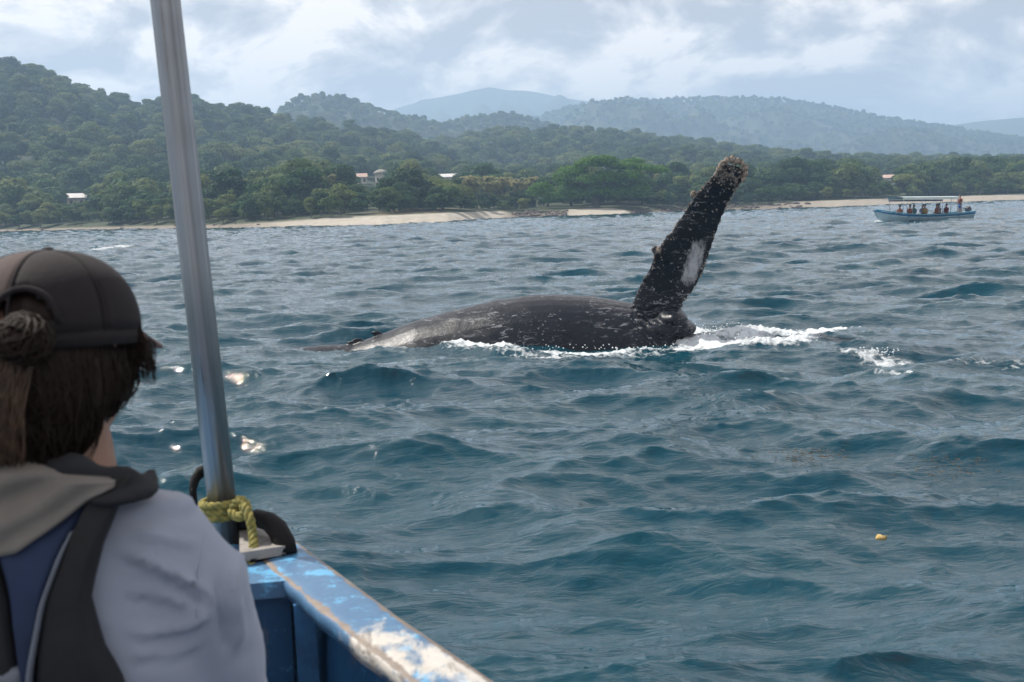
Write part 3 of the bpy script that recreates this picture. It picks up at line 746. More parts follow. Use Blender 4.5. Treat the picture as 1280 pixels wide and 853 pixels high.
# barnacles: knobs on the tip (each one) and crusts along the edges (too small to pick apart)
m_bar = mat('barnacle', (0.50, 0.42, 0.35), .85, .6, 14, bmp=.8, bd=.02, c2=(0.10, 0.065, 0.045))
def barn(b, c, r, g, up=Vector((0, -1, 0))):
    up = up.normalized(); a = up.orthogonal().normalized(); q = up.cross(a)
    rn = lambda rr, h: [c + up * h + (a * math.cos(2 * PI * k / 7) + q * math.sin(2 * PI * k / 7)) * rr * g.uniform(.85, 1.15) for k in range(7)]
    b.loft([rn(r, -r * .3), rn(r * .85, r * .35), rn(r * .5, r * .7), rn(r * .3, r * .45)])
g = random.Random(3)
km = MB(); km.ball((0, 0, 0), (.052, .05, .066), 3)
for k in range(6): barn(km, Vector((g.uniform(-.04, .04), g.uniform(-.05, -.02), g.uniform(-.03, .06))), g.uniform(.012, .022), g, Vector((g.uniform(-1, 1), -1, g.uniform(0, 1))))
km = km.mesh('tip_knob'); co_ = get_co(km); km.materials.append(m_bar)
for (u, v, s) in ((898.5, 211, .9), (902, 205, 1.0), (908, 201, 1.05), (915, 199.5, 1.1), (921, 202, 1.05), (927, 204.5, 1.0), (932, 210, 1.0), (932, 217, .9), (929.5, 224, .8), (866.5, 243, 1.0), (823, 313, 1.0)):
    o = link_mesh('tip_knob', km, m_bar, whale); o.location = at(u, v, WY - .95 if v < 230 else WY - .65) - whale.location
    o.rotation_euler = (g.uniform(-.4, .4), g.uniform(-.8, .8), g.uniform(-.5, .5)); o.scale = (s * .9, s, s)
b = MB()
def flp(al, ac, off=0):
    i = al * (nfl - 2) + 1; i0 = min(int(i), nfl - 2); f_ = i - i0
    c_ = FA[i0][0].lerp(FA[i0 + 1][0], f_); h = FA[i0][1].lerp(FA[i0 + 1][1], f_)
    th = min(.125 * h.length / .5, .15) * (.66 - .30 * ac) * math.sqrt(max(0, 1 - ac * ac))
    return c_ + h * ac + Vector((0, -th * .93 - off, 0))
for k in range(210):
    z = g.random()
    if z < .28: al, ac = g.uniform(.12, 1), g.gauss(.93, .035)
    elif z < .62: al, ac = g.uniform(0.05, 1), g.gauss(-.96, .05)
    elif z < .85: al, ac = g.uniform(.78, 1), g.uniform(-.9, .9)
    else: al, ac = g.uniform(.1, .9), g.uniform(-.9, .9)
    ac = max(-1, min(1, ac)); barn(b, flp(al, ac), g.uniform(.008, .018), g, Vector((ac * .9, -1, g.uniform(-.2, .5))))
bo = b.build('barnacle_crust', m_bar, whale); bo['kind'] = 'stuff'; bo.matrix_parent_inverse = Matrix.Translation(-whale.location)

# spray thrown up around the whale
m_spray, t, p = new_mat('spray'); p.inputs['Base Color'].default_value = (.85, .88, .9, 1); p.inputs['Roughness'].default_value = .25
b = MB(); g = random.Random(9)
for (ua, ub, va, vb, hmx, n) in ((505, 560, 426, 433, .14, 60), (860, 930, 412, 432, .16, 90), (930, 1010, 420, 435, .12, 50), (1070, 1125, 443, 447, .10, 50), (560, 860, 434, 440, .04, 70)):
    for k in range(n):
        q_ = G(g.uniform(ua, ub), g.uniform(va, vb)); s = g.uniform(.005, .015)
        b.ball((q_.x, q_.y, .03 + hmx * g.random() ** 1.5), s, 1)
tag(b.build('spray', m_spray, None, True), 'small white water droplets splashing beside the whale', 'spray', kind='stuff')

# ================================================================== THE TOUR BOAT
m_hullw = mat('boat_white', (0.38, 0.54, 0.60), .45, .25, 2.5); m_blue = mat('boat_blue', (0.03, 0.20, 0.42), .45, .3, 3); m_rail = mat('boat_rail', (0.10, 0.34, 0.44), .45, .2, 3)
m_canopy = mat('canopy_sheet', (0.74, 0.84, 0.80), .5, .12, 1.2); m_curt = mat('rolled_curtain', (0.34, 0.33, 0.38), .8, .3, 3); m_post = mat('post_paint', (0.35, 0.40, 0.45), .4, .2, 5, metal=.3); m_motor = mat('outboard_cowl', (0.07, 0.06, 0.06), .4, .3, 5)
pb, ps = at(1093, 272, 108.0), at(1216, 268, 113.0)
ctr = (pb + ps) / 2; ang = math.atan2(ps.y - pb.y, ps.x - pb.x)
tb = thing('tour_boat', 'long white and blue open tour boat with a pale canopy in the bay', 'boat', (ctr.x, ctr.y, 0.02), ang); tb.rotation_euler = (0, math.radians(1.0), ang); tb.scale = (1.15, 1, 1)
xs = np.linspace(-5.0, 4.7, 25)
def hb(x): return 0.95 * (1 - max(0, (-x - 1.2) / 3.8) ** 2.1) ** .8 * (1 - .1 * max(0, x / 4.7)) + .01 if x > -5 else .03
def sheer(x): return .56 + (.52 * ((-x - .5) / 4.5) ** 2 if x < -.5 else .26 * (max(0, x - .5) / 4.2) ** 1.6)
def sec(x, f0, f1, out=0.0, n=6):
    b_, sh, kl = hb(x), sheer(x), -.32 + .55 * max(0, (-x - 3) / 2) ** 2
    r_ = []
    for i in range(n + 1):
        f_ = f0 + (f1 - f0) * i / n; r_.append((x, -(b_ * (f_ ** .45 if f_ > 0 else 0)) - out * (f_ > 0), kl + (sh - kl) * f_))
    if x < -3.2: r_ = [(q[0] - .55 * (q[2] - .5) * ((-x - 3.2) / 1.8), q[1], q[2]) for q in r_]
    return r_ + [(q[0], -q[1], q[2]) for q in r_[::-1]]
MB().loft([sec(x, 0, .80) for x in xs], cap=True, closed=True).build('hull', m_hullw, tb, True)
MB().loft([sec(x, .79, .93, .012, 3) for x in xs], cap=True).build('blue_stripe', m_blue, tb)
b = MB()
for s in (-1, 1): b.tube([(x, s * (hb(x) + .01), sheer(x) - .0) for x in xs], .055, 6)
b.build('rail', m_rail, tb, True)
b = MB()
def cs(x):
    up = [(x, y, 2.16 + .06 * (1 - (y / 1.0) ** 2)) for y in np.linspace(-1.0, 1.0, 9)]
    return [(x, -1.0, 1.95)] + up + [(x, 1.0, 1.95)] + [(q[0], q[1] * .97, q[2] - .03) for q in up[::-1]]
b.loft([cs(x) for x in np.linspace(-3.1, 2.75, 8)], cap=False).build('canopy', m_canopy, tb)
MB().tube([(-3.0, .93, 1.86), (2.6, .93, 1.86)], .07, 8).build('rolled_curtain', m_curt, tb)
for x in (-2.95, -1.1, .8, 1.95, 2.65):
    for s in (-1, 1):
        MB().tube([(x, s * hb(x) * .97, sheer(x) - .05), (x, s * .95, 1.98)], .028, 6).build('post', m_post, tb, True)
for x in (-2.3, -1.4, -.5, .4, 1.3, 2.9):
    MB().box((x, 0, .42), (.3, hb(x) * 1.85, .05)).build('bench', m_rail, tb)
mt_ = Matrix.Rotation(-.55, 3, 'Y'); o_ = Vector((4.62, 0, 1.02)); b = MB(); b.box(o_, (.42, .34, .38), mt_); b.box(o_ + mt_ @ Vector((.02, 0, -.45)), (.15, .14, .6), mt_); b.box(o_ + mt_ @ Vector((.05, 0, -.82)), (.3, .05, .25), mt_); b.tube([o_ + Vector((-.2, 0, .08)), o_ + Vector((-.8, 0, .12))], .03, 6)
b.build('outboard_motor', m_motor, tb, bevel=.03)
MB().box((-3.9, 0, sheer(-3.9) - .1), (1.2, .9, .04)).build('foredeck', m_blue, tb)

m_skin = mat('skin', (0.30, 0.17, 0.11), .55, .15, 12, bmp=.1); m_hair = mat('dark_hair', (0.025, 0.018, 0.013), .6, .3, 30)
def small_person(stand):
    """simple continuous figure, 12 px tall in the photograph; origin at the seat (or feet)"""
    b = MB(); T = b.tube
    if stand:
        z0 = .95
        for s in (-1, 1): T([(0, s * .09, .0), (0, s * .10, .45), (0, s * .09, .92)], [.055, .065, .085], 8); b.ball((-.05, s * .09, .04), (.13, .05, .045), 2)
    else:
        z0 = .08
        for s in (-1, 1): T([(0, s * .09, .02), (-.42, s * .11, .03), (-.44, s * .11, -.38)], [.085, .07, .05], 8); b.ball((-.5, s * .11, -.40), (.12, .05, .04), 2)
    T([(0, 0, z0 - .05), (0, 0, z0 + .2), (0, 0, z0 + .45), (0, 0, z0 + .53), (0, 0, z0 + .62)], [.14, .13, .16, .08, .055], 12)
    for s in (-1, 1):
        b.ball((0, s * .17, z0 + .44), .07, 2)
        T([(0, s * .19, z0 + .44), (-.04, s * .24, z0 + .18), (-.26, s * .18, z0 + .08)], [.05, .04, .03], 8)
        b.ball((-.29, s * .17, z0 + .07), (.05, .025, .04), 2)
    b.ball((0, 0, z0 + .73), (.095, .078, .12), 3); b.ball((-.10, 0, z0 + .72), (.025, .015, .025), 1)
    return fuse(b.mesh('body'), .022, 2)
PB = [small_person(False), small_person(True)]
for me in PB: me.materials.append(m_skin)
def garment(stand, kind):
    z0 = .95 if stand else .08; b = MB()
    el = lambda rx, ry, z: [(rx * math.cos(q), ry * math.sin(q), z) for q in [2 * PI * k / 14 for k in range(14)]]
    if kind == 'vest': b.loft([el(.17, .19, z0 + .05), el(.18, .20, z0 + .25), el(.17, .20, z0 + .42), el(.11, .13, z0 + .52)])
    else:
        b.loft([el(.155, .17, z0 - .05), el(.155, .165, z0 + .2), el(.165, .19, z0 + .42), el(.09, .10, z0 + .55)])
        for s in (-1, 1): b.tube([(0, s * .17, z0 + .46), (-.02, s * .22, z0 + .28)], [.075, .06], 8)
    return b.mesh(kind)
GV = {(s, k): garment(s, k) for s in (False, True) for k in ('vest', 'shirt')}
hairm = MB().ball((.025, 0, .84), (.10, .088, .11), 2).mesh('hair')
cols = {'orange': (.34, .085, .03), 'navy': (.03, .06, .16), 'teal': (.04, .20, .22), 'red': (.20, .035, .03), 'yellow': (.32, .22, .05), 'white': (.65, .65, .62), 'black': (.03, .03, .03), 'rust': (.25, .07, .035), 'blue': (.06, .16, .42)}
cm = {k: mat(k + '_cloth', v, .85, .25, 9) for k, v in cols.items()}
PP = [(-2.38, .25, 'orange', 'vest', 'passenger nearest the bow in an orange vest'), (-1.66, -.15, 'rust', 'vest', 'second passenger from the bow in a rust vest'), (-.98, .2, 'teal', 'shirt', 'third passenger from the bow in a teal shirt'),
      (-.28, -.35, 'yellow', 'vest', 'passenger mid-boat in a yellow vest'), (.02, .3, 'navy', 'shirt', 'passenger in navy right behind the yellow vest'), (1.12, -.2, 'orange', 'vest', 'passenger aft of the gap in an orange vest'), (1.72, .3, 'black', 'shirt', 'passenger in black near the rear canopy posts'), (2.2, -.1, 'red', 'shirt', 'rearmost seated passenger in a red shirt')]
Rz = Matrix.Rotation(ang, 4, 'Z')
for (x, y, c, kd, lb) in PP:
    w = Vector((ctr.x, ctr.y, 0)) + Rz @ Vector((x * 1.15, y, .50))
    e = thing('person', lb + ' on the tour boat', 'person', w, ang + random.uniform(-.3, .3), 'passengers on the tour boat')
    e.scale = (1.1, 1.25, 1.12); link_mesh('body', PB[0], None, e); link_mesh('life_vest' if kd == 'vest' else 'shirt', GV[(False, kd)].copy(), cm[c], e); link_mesh('hair', hairm, m_hair, e)
w = Vector((ctr.x, ctr.y, 0)) + Rz @ Vector((3.75 * 1.15, 0, .50))
e = thing('person', 'boatman in rust and blue standing at the stern of the tour boat', 'person', w, ang + .2)
link_mesh('body', PB[1], None, e); link_mesh('shirt', GV[(True, 'shirt')].copy(), cm['rust'], e)
h_ = link_mesh('hair', hairm, m_hair, e); h_.location = (0, 0, .87)
MB().tube([(0, 0, .55), (0, 0, .98)], [.14, .16], 12).build('shorts', cm['blue'], e, True)

# ================================================================== OUR BOAT
TIPX, TIPY, HD = -0.85, 2.72, math.radians(11)
ob = thing('fishing_boat', 'weathered blue wooden boat corner with worn white gunwale in the foreground', 'boat', (TIPX, TIPY, 0), HD)
# local frame: +X starboard, -Y aft from the bow tip
SB = [(0, .02), (.1, .125), (.2, .20), (.406, .305), (.7, .395), (.958, .473), (1.264, .576), (1.6, .672), (2, .76), (3, .92), (4, 1.0), (5.5, 1.02), (7, .9)]
def bth(s): return float(np.interp(s, [q[0] for q in SB], [q[1] for q in SB]))
def shz(s): return 1.75 - .30 * float(sstep(1.35, 4.2, s))
ss_ = [0, .05, .1, .2, .3, .406, .55, .7, .85, 1.0, 1.264, 1.6, 2, 2.5, 3, 3.5, 4, 4.75, 5.5, 6.2, 7]
m_bw, t, p = new_mat('weathered_blue_paint'); o = objc(t)
blue = mix_c(t, noise_n(t, o, 7, 6, .65), (0.035, 0.110, 0.220), (0.120, 0.230, 0.370))
light = mix_c(t, ramp(t, noise_n(t, o, 17, 5, .7), [(0.52, 0.0), (0.60, 1.0)]), blue, (0.12, 0.38, 0.62))
wr = attr(t, 'wear')
w1 = math_n(t, 'ADD', noise_n(t, vec_scale(t, o, (1, .55, 1)), 11, 8, .68, .3), wr)
wm = math_n(t, 'MULTIPLY', math_n(t, 'SUBTRACT', w1, .66), 9.0, clamp=True)
wht = mix_c(t, noise_n(t, o, 22, 6, .7), (0.42, 0.37, 0.30), (0.74, 0.72, 0.68))
wht = mix_c(t, ramp(t, noise_n(t, vec_scale(t, o, (1, .3, 1)), 30, 4, .6), [(.56, 0.0), (.66, .8)]), wht, (0.16, 0.12, 0.09))
c = mix_c(t, wm, light, wht)
em = math_n(t, 'MULTIPLY', math_n(t, 'SUBTRACT', math_n(t, 'ADD', noise_n(t, o, 14, 6, .7), math_n(t, 'MULTIPLY', attr(t, 'rim'), .62)), .88), 8.0, clamp=True)
c = mix_c(t, em, c, mix_c(t, noise_n(t, o, 25, 4), (0.11, 0.075, 0.055), (0.30, 0.24, 0.19)))
Lk(t, c, p.inputs['Base Color']); p.inputs['Roughness'].default_value = .42
bump(t, p, math_n(t, 'ADD', math_n(t, 'MULTIPLY', wm, .5), noise_n(t, o, 45, 5, .65)), .5, .004)
def hull_ring(s, out):
    b_, z1 = bth(s) - (0 if out else .035), shz(s) - .02
    kz = -.35 + 1.3 * max(0, (0.9 - s) / .9) ** 1.6
    bt = b_ * (.55 if s > 1 else .25 + .3 * s)
    pr = [(b_, z1), (b_ * .97, z1 - .25), (b_ * .90, z1 - .6), (b_ * .78, z1 - .95 if s > .5 else (z1 + kz) / 2), (bt, kz + .15), (0, kz)]
    if not out: pr = [(x, z + (.06 if z < z1 - .1 else 0)) for x, z in pr]
    return [Vector((x, -s, z)) for x, z in pr] + [Vector((-x, -s, z)) for x, z in pr[-2::-1]]
MB().loft([hull_ring(s, True) for s in ss_], cap=False, closed=False).build('hull', m_bw, ob, True)
m_in, t, p = new_mat('inner_blue_paint'); o = objc(t)
c = mix_c(t, noise_n(t, o, 5, 6, .65), (0.009, 0.050, 0.13), (0.035, 0.13, 0.28))
c = mix_c(t, ramp(t, noise_n(t, o, 24, 6, .7), [(0.60, 0.0), (0.66, .7)]), c, (0.10, 0.30, 0.50))
c = mix_c(t, ramp(t, noise_n(t, vec_scale(t, o, (1, 1, .4)), 9, 6, .7), [(0.57, 0.0), (0.66, .85)]), c, (0.20, 0.18, 0.16))
Lk(t, c, p.inputs['Base Color']); p.inputs['Roughness'].default_value = .4; bump(t, p, noise_n(t, o, 60, 5), .4, .003)
MB().loft([hull_ring(s, False) for s in ss_ if s >= .65], cap=False, closed=False).build('inner_planking', m_in, ob, True)
# transom
MB().loft([[v + Vector((0, .04, 0)) for v in hull_ring(7, True)], hull_ring(7, True)], cap=True, closed=True).build('transom', m_bw, ob)
def rail_mesh(sgn):
    """gunwale cap with rounded edges, subdivided so wear can follow it"""
    S = np.concatenate([np.arange(.02, 2.4, .03), np.arange(2.4, 7.01, .2)]); rings = []
    prof = [(0.004, -.035), (0.0, -.006), (.006, 0), (.03, .002), (.055, .0025), (.08, .002), (.103, 0), (.110, -.006), (.108, -.03), (.085, -.036)]
    wear = []; rim = []
    for s in S:
        t_ = np.array([bth(s + .06) - bth(max(0, s - .06)), -(min(s + .06, 99) - max(0, s - .06))]); t_ /= np.linalg.norm(t_)
        inn = np.array([-1.0, 0.0]) if s > .5 else np.array([-1.0, 0.0]) 
        wd = min(1.0, bth(s) / .115)
        base_ = np.array([bth(s) + .012, -s])
        jag = .0015 * math.sin(s * 31) + .001 * math.sin(s * 77 + 1)
        rings.append([Vector((sgn * (base_[0] - (pu + (jag if .02 < pu < .2 and pu > .1 else 0)) * wd), base_[1], shz(s) + pz)) for pu, pz in prof])
        for pu, pz in prof:
            wear.append(float(np.interp(s, [.2, .75, .95, 1.05, 1.2, 1.5, 3], [-.04, .0, .12, .18, .23, .26, .12])) - (.10 if pu < .03 and s < 1.1 else 0))
            rim.append(1.0 if (pu in (.103, .006, 0.0)) else 0.12)
    b = MB(); b.loft(rings); me = b.mesh('gunwale'); fattr(me, 'wear', wear); fattr(me, 'rim', rim); return me
for s in (1, -1): link_mesh('gunwale', rail_mesh(s), m_bw, ob)
# foredeck (aft edge rounded), bulkhead, corner rib
m_deck = mat('faded_deck_paint', (0.055, 0.20, 0.42), .45, .6, 9, bmp=.5, bd=.003)
fd = [(.05, bth(.05) - .03)] + [(s, bth(s) - .095) for s in (.3, .4, .5, .6, .705)]
Vt = [Vector((x, -s, 1.748)) for s, x in fd] + [Vector((-x, -s, 1.748)) for s, x in fd[::-1]]
b = MB(); n = len(Vt); b.add(Vt + [v - Vector((0, 0, .03)) for v in Vt], [tuple(range(n)), tuple(range(2 * n - 1, n - 1, -1))] + [(i, (i + 1) % n, n + (i + 1) % n, n + i) for i in range(n)])
fdo = b.build('foredeck', m_bw, ob, bevel=.008); fattr(fdo.data, 'wear', [-.08] * len(fdo.data.vertices)); fattr(fdo.data, 'rim', [0.35] * len(fdo.data.vertices))
MB().box((0, -.66, 1.34), (.62, .025, .77)).build('bulkhead', m_in, ob)
for s_ in (1, -1):
    for sp_ in (.745, 1.55, 2.4, 3.3, 4.2, 5.2):
        zz = shz(sp_)
        MB().tube([(s_ * (bth(sp_) - .075), -sp_, zz - .03), (s_ * (bth(sp_) * .97 - .06), -sp_, zz - .26), (s_ * (bth(sp_) * .90 - .06), -sp_, zz - .6), (s_ * bth(sp_) * .74, -sp_, zz - .95)], .026, 4).build('rib', m_deck, ob)
m_floor = mat('grey_floor_boards', (0.16, 0.20, 0.24), .7, .4, 6)
for k in range(5):
    x = (k - 2) * .19; MB().box((x, -3.7, .955), (.18, 5.6, .03)).build('floor_board', m_floor, ob, bevel=.004)
MB().box((0, -1.52, 1.385), (1.18, .28, .04)).build('bench', m_deck, ob, bevel=.01)
MB().box((0, -3.9, 1.30), (1.9, .3, .04)).build('bench', m_deck, ob, bevel=.01)
# white deck fitting with the black grab handle
m_plate = mat('dirty_white_fitting', (0.40, 0.37, 0.34), .6, .45, 14, bmp=.3); m_rub = mat('black_rubber', (0.010, 0.009, 0.009), .7, .4, 20, bmp=.6, bd=.004, spec=.25)
def L2(u, v, z):   # photo point at height z -> boat frame
    q = G(u, v, z) - Vector((TIPX, TIPY, 0)); c_, s_ = math.cos(-HD), math.sin(-HD); return Vector((c_ * q.x - s_ * q.y, s_ * q.x + c_ * q.y, z))
def W2L(w):
    q = w - Vector((TIPX, TIPY, 0)); c_, s_ = math.cos(-HD), math.sin(-HD); return Vector((c_ * q.x - s_ * q.y, s_ * q.x + c_ * q.y, w.z))
pl = [L2(300, 703, 1.755), L2(357, 694, 1.755), L2(352, 668, 1.755), L2(300, 662, 1.755)]
b = MB(); b.add(pl + [q + Vector((0, 0, .018)) for q in pl], [(3, 2, 1, 0), (4, 5, 6, 7), (0, 1, 5, 4), (1, 2, 6, 5), (2, 3, 7, 6), (3, 0, 4, 7)])
b.build('deck_fitting', m_plate, ob, bevel=.006)
b = MB(); c_ = L2(345, 690, 1.78)
pts_ = [at(358, 693, 2.24), at(355, 678, 2.25), at(347, 662, 2.27), at(336, 652, 2.29), at(322, 648, 2.32), at(308, 652, 2.36), at(298, 664, 2.38), at(292, 684, 2.38)]
b.tube([W2L(q) for q in pts_], [.022, .022, .021, .019, .018, .017, .017, .018], 10)
b.ball(W2L(at(338, 691, 2.24)), (.014, .012, .012), 2)
b.tube([W2L(at(356, 693, 2.23)), W2L(at(338, 695, 2.22)), W2L(at(312, 700, 2.20))], .007, 6)
b.build('grab_handle', m_rub, ob, True)
b = MB(); b.tube([W2L(at(296, 690, 2.36)), W2L(at(303, 672, 2.36)), W2L(at(300, 650, 2.38))], [.03, .026, .02], 8); b.build('rubber_block', m_rub, ob, True)

# the metal pole
m_pole, t, p = new_mat('galvanised_pole'); o = objc(t)
str_ = noise_n(t, vec_scale(t, o, (110, 110, .9)), 1.0, 5, .6)
c = mix_c(t, str_, (0.10, 0.105, 0.11), (0.50, 0.51, 0.53))
c = mix_c(t, ramp(t, noise_n(t, vec_scale(t, o, (60, 60, 1.6), (3, 1, 0)), 1.3, 6, .7), [(0.58, 0.0), (0.68, .8)]), c, (0.13, 0.09, 0.07))
Lk(t, c, p.inputs['Base Color']); p.inputs['Metallic'].default_value = .75
Lk(t, ramp(t, noise_n(t, o, 20, 4), [(.3, .30), (.7, .48)]), p.inputs['Roughness'])
pb_ = at(279, 640, 2.36); pt_ = at(205.5, -10, 2.36)
dirp = (pt_ - pb_).normalized()
pole = thing('metal_pole', 'scratched grey metal pole rising from the boat bow at left', 'pole', pb_ - dirp * .1)
Mq = dirp.to_track_quat('Z', 'Y'); pole.rotation_mode = 'QUATERNION'; pole.rotation_quaternion = Mq
MB().tube([(0, 0, 0), (0, 0, .6), (0, 0, 1.3), (0, 0, 2.0)], .0285, 40).build('tube', m_pole, pole, True)
MB().tube([(0, 0, -.03), (0, 0, .02)], .042, 24).build('base_collar', m_rub, pole, True)
# a proud weld seam down the tube
b = MB(); b.tube([(-.011 + .0006 * math.sin(k * 1.3), -.0272, .02 + k * .05) for k in range(40)], .0042, 6); b.build('seam', mat('rusty_seam', (0.14, 0.08, 0.06), .6, .5, 30), pole, True)

# rope: knot round the pole foot and a hanging tail; twisted strands
m_rope = mat('yellow_green_rope', (0.40, 0.33, 0.09), .85, .45, 60, bmp=.8, bd=.003, c2=(0.15, 0.15, 0.045))
def rope(b, pts, r=.0078, tw=70):
    pts = [Vector(q) for q in pts]; dense = []
    for i in range(len(pts) - 1):
        p0, p1, p2, p3 = pts[max(i - 1, 0)], pts[i], pts[i + 1], pts[min(i + 2, len(pts) - 1)]
        for k in range(8):
            q = k / 8; dense.append(.5 * ((2 * p1) + (-p0 + p2) * q + (2 * p0 - 5 * p1 + 4 * p2 - p3) * q * q + (-p0 + 3 * p1 - 3 * p2 + p3) * q ** 3))
    dense.append(pts[-1]); L = 0
    offs = [[], [], []]
    for i, q in enumerate(dense):
        t_ = (dense[min(i + 1, len(dense) - 1)] - dense[max(i - 1, 0)]).normalized(); a_ = t_.cross(Vector((.3, .2, 1))).normalized(); c_ = t_.cross(a_)
        if i: L += (q - dense[i - 1]).length
        for k in range(3):
            an = L * tw * 2.2 + k * 2 * PI / 3; offs[k].append(q + (a_ * math.cos(an) + c_ * math.sin(an)) * r * .55)
    for k in range(3): b.tube(offs[k], r * .62, 6)
b = MB(); axis_p = lambda v: at(277 + (v - 625) * .112, v, 2.36)
for (v0, v1) in ((634, 628), (642, 636), (650, 643)):
    loop = []
    for k in range(13):
        q = 2 * PI * k / 12; c_ = axis_p(v0 + (v1 - v0) * k / 12); loop.append(c_ + Vector((math.cos(q) * .038, math.sin(q) * .038, .004)))
    rope(b, loop)
rope(b, [at(290, 640, 2.31), at(298, 626, 2.30), at(305, 628, 2.29), at(309, 636, 2.28), at(304, 644, 2.28), at(296, 646, 2.29), at(290, 640, 2.30)], .009)
rope(b, [at(304, 632, 2.28), at(311, 645, 2.26), at(315, 662, 2.25), at(317, 680, 2.23), at(315, 698, 2.21), at(313, 712, 2.2)], .0085)
tag(b.build('mooring_rope', m_rope, None, True), 'yellow-green rope knotted round the foot of the metal pole', 'rope')
b = MB(); b.tube([at(268, 596, 2.40), at(259, 586, 2.42), at(251, 590, 2.42), at(244, 599, 2.41), at(241, 612, 2.40), at(243, 640, 2.40)], [.006, .013, .013, .010, .008, .008], 8)
tag(b.build('black_hook', m_rub, None, True), 'curved black rubber hook just left of the pole foot', 'hook')

# ================================================================== THE PERSON
m_shirt, t, p = new_mat('lilac_shirt'); o = objc(t)
c = mix_c(t, noise_n(t, o, 6, 4), (0.29, 0.315, 0.39), (0.35, 0.375, 0.45))
Lk(t, c, p.inputs['Base Color']); p.inputs['Roughness'].default_value = .9; p.inputs['Sheen Weight'].default_value = .25
wv = t.nodes.new('ShaderNodeTexWave'); wv.inputs['Scale'].default_value = 160; Lk(t, o, wv.inputs['Vector'])
bump(t, p, math_n(t, 'ADD', wv.outputs['Fac'], noise_n(t, o, 300, 3)), .25, .0008)
m_vg = mat('grey_brown_vest_cloth', (0.23, 0.205, 0.18), .9, .25, 10, bmp=.4, bd=.002); m_vn = mat('navy_vest_cloth', (0.018, 0.034, 0.085), .85, .3, 8, bmp=.4, bd=.002)
m_vb = mat('black_webbing', (0.012, 0.012, 0.014), .8, .3, 40, bmp=.5, bd=.002); m_trim = mat('pale_trim', (0.20, 0.22, 0.26), .8, .2, 20)
m_cap = mat('brown_black_cap_cloth', (0.016, 0.011, 0.013), .9, .25, 30, bmp=.6, bd=.001); m_capl = mat('paler_cap_panel', (0.085, 0.060, 0.055), .9, .25, 30, bmp=.6, bd=.001); m_brim = mat('pale_pink_brim', (0.30, 0.19, 0.16), .85, .2, 20)
m_hr, t, p = new_mat('brown_hair'); o = objc(t)
c = mix_c(t, noise_n(t, o, 9, 4), (0.007, 0.004, 0.003), (0.030, 0.016, 0.009)); Lk(t, c, p.inputs['Base Color']); p.inputs['Roughness'].default_value = .6; p.inputs['Specular IOR Level'].default_value = .25
m_sk2 = mat('tanned_skin', (0.34, 0.19, 0.13), .5, .15, 20, bmp=.15, bd=.001); m_pants = mat('dark_trousers', (0.03, 0.035, 0.05), .9, .3, 10)
per = thing('person', 'person in cap, life vest and lilac shirt seen from behind in the boat', 'person', (-.52, 1.34, .97))
HC = Vector((-.524, 1.365, 2.257)); YAW = math.radians(-2)
Hm = Matrix.Translation(HC) @ Matrix.Rotation(YAW, 4, 'Z') @ Matrix.Rotation(math.radians(-4), 4, 'X')   # head frame: +Y face
def ph(o):   # built in world coordinates, parented to the person
    o.parent = per; o.matrix_parent_inverse = Matrix.Translation(-per.location); return o
# skin: head, neck, arms with hands, legs -- one surface
b = MB()
hd = MB()
def HP(x, y, z): return Hm @ Vector((x, y, z))
b.ball(HP(0, -.01, .0), (.080, .098, .098), 4); b.ball(HP(0, .03, -.05), (.062, .068, .075), 3); b.ball(HP(0, .045, -.10), (.035, .04, .025), 3)
b.tube([HP(0, .085, .0), HP(0, .105, -.025), HP(0, .112, -.042), HP(0, .09, -.05)], [.010, .012, .015, .010], 8)   # nose
for s in (-1, 1):
    b.ball(HP(s * .078, .0, -.03), (.009, .018, .028), 2)        # ears
    b.ball(HP(s * .032, .088, .004), (.018, .010, .010), 2)         # eyes and lids
b.ball(HP(0, .098, -.072), (.024, .010, .008), 2)
b.tube([HP(0, -.02, -.06), Vector((-.520, 1.355, 2.15)), Vector((-.525, 1.35, 2.05))], [.055, .056, .075], 14)
SHR, SHL = Vector((-.386, 1.360, 2.010)), Vector((-.682, 1.355, 2.010))
ELR, ELL = Vector((-.366, 1.44, 1.72)), Vector((-.72, 1.44, 1.72)); WRR, WRL = Vector((-.43, 1.66, 1.60)), Vector((-.62, 1.67, 1.60))
b.tube([Vector((-.52, 1.345, 1.45)), Vector((-.52, 1.35, 1.65)), Vector((-.52, 1.36, 1.88)), Vector((-.518, 1.36, 2.0))], [.13, .12, .14, .08], 14)
for (s, S_, E_, W_) in ((1, SHR, ELR, WRR), (-1, SHL, ELL, WRL)):
    b.tube([S_, E_, W_], [.05, .038, .024], 10)
    hdv = (W_ - E_).normalized(); sv = Vector((s, 0, 0))
    b.ball(W_ + hdv * .05, (.038, .045, .02), 3)
    for k in range(4):
        o0 = W_ + hdv * .085 + sv * (.027 - k * .018); L_ = (.062, .072, .068, .052)[k]
        b.tube([o0 - hdv * .02, o0 + hdv * L_ * .5 + Vector((0, 0, .004)), o0 + hdv * L_ * .8 + Vector((0, 0, -.014)), o0 + hdv * L_ * .92 + Vector((0, 0, -.03))], [.0095, .0085, .008, .0065], 8)
    b.tube([W_ + hdv * .03 - sv * .03, W_ + hdv * .065 - sv * .052, W_ + hdv * .09 - sv * .055 + Vector((0, 0, -.01))], [.012, .0105, .008], 8)
for s in (-1, 1):
    b.tube([Vector((-.52 + s * .09, 1.36, 1.47)), Vector((-.52 + s * .12, 1.76, 1.50)), Vector((-.52 + s * .12, 1.82, 1.06))], [.085, .06, .042], 12)
    b.tube([Vector((-.52 + s * .12, 1.80, 1.03)), Vector((-.52 + s * .13, 1.90, 1.01)), Vector((-.52 + s * .14, 1.99, 1.0))], [.042, .038, .025], 10)
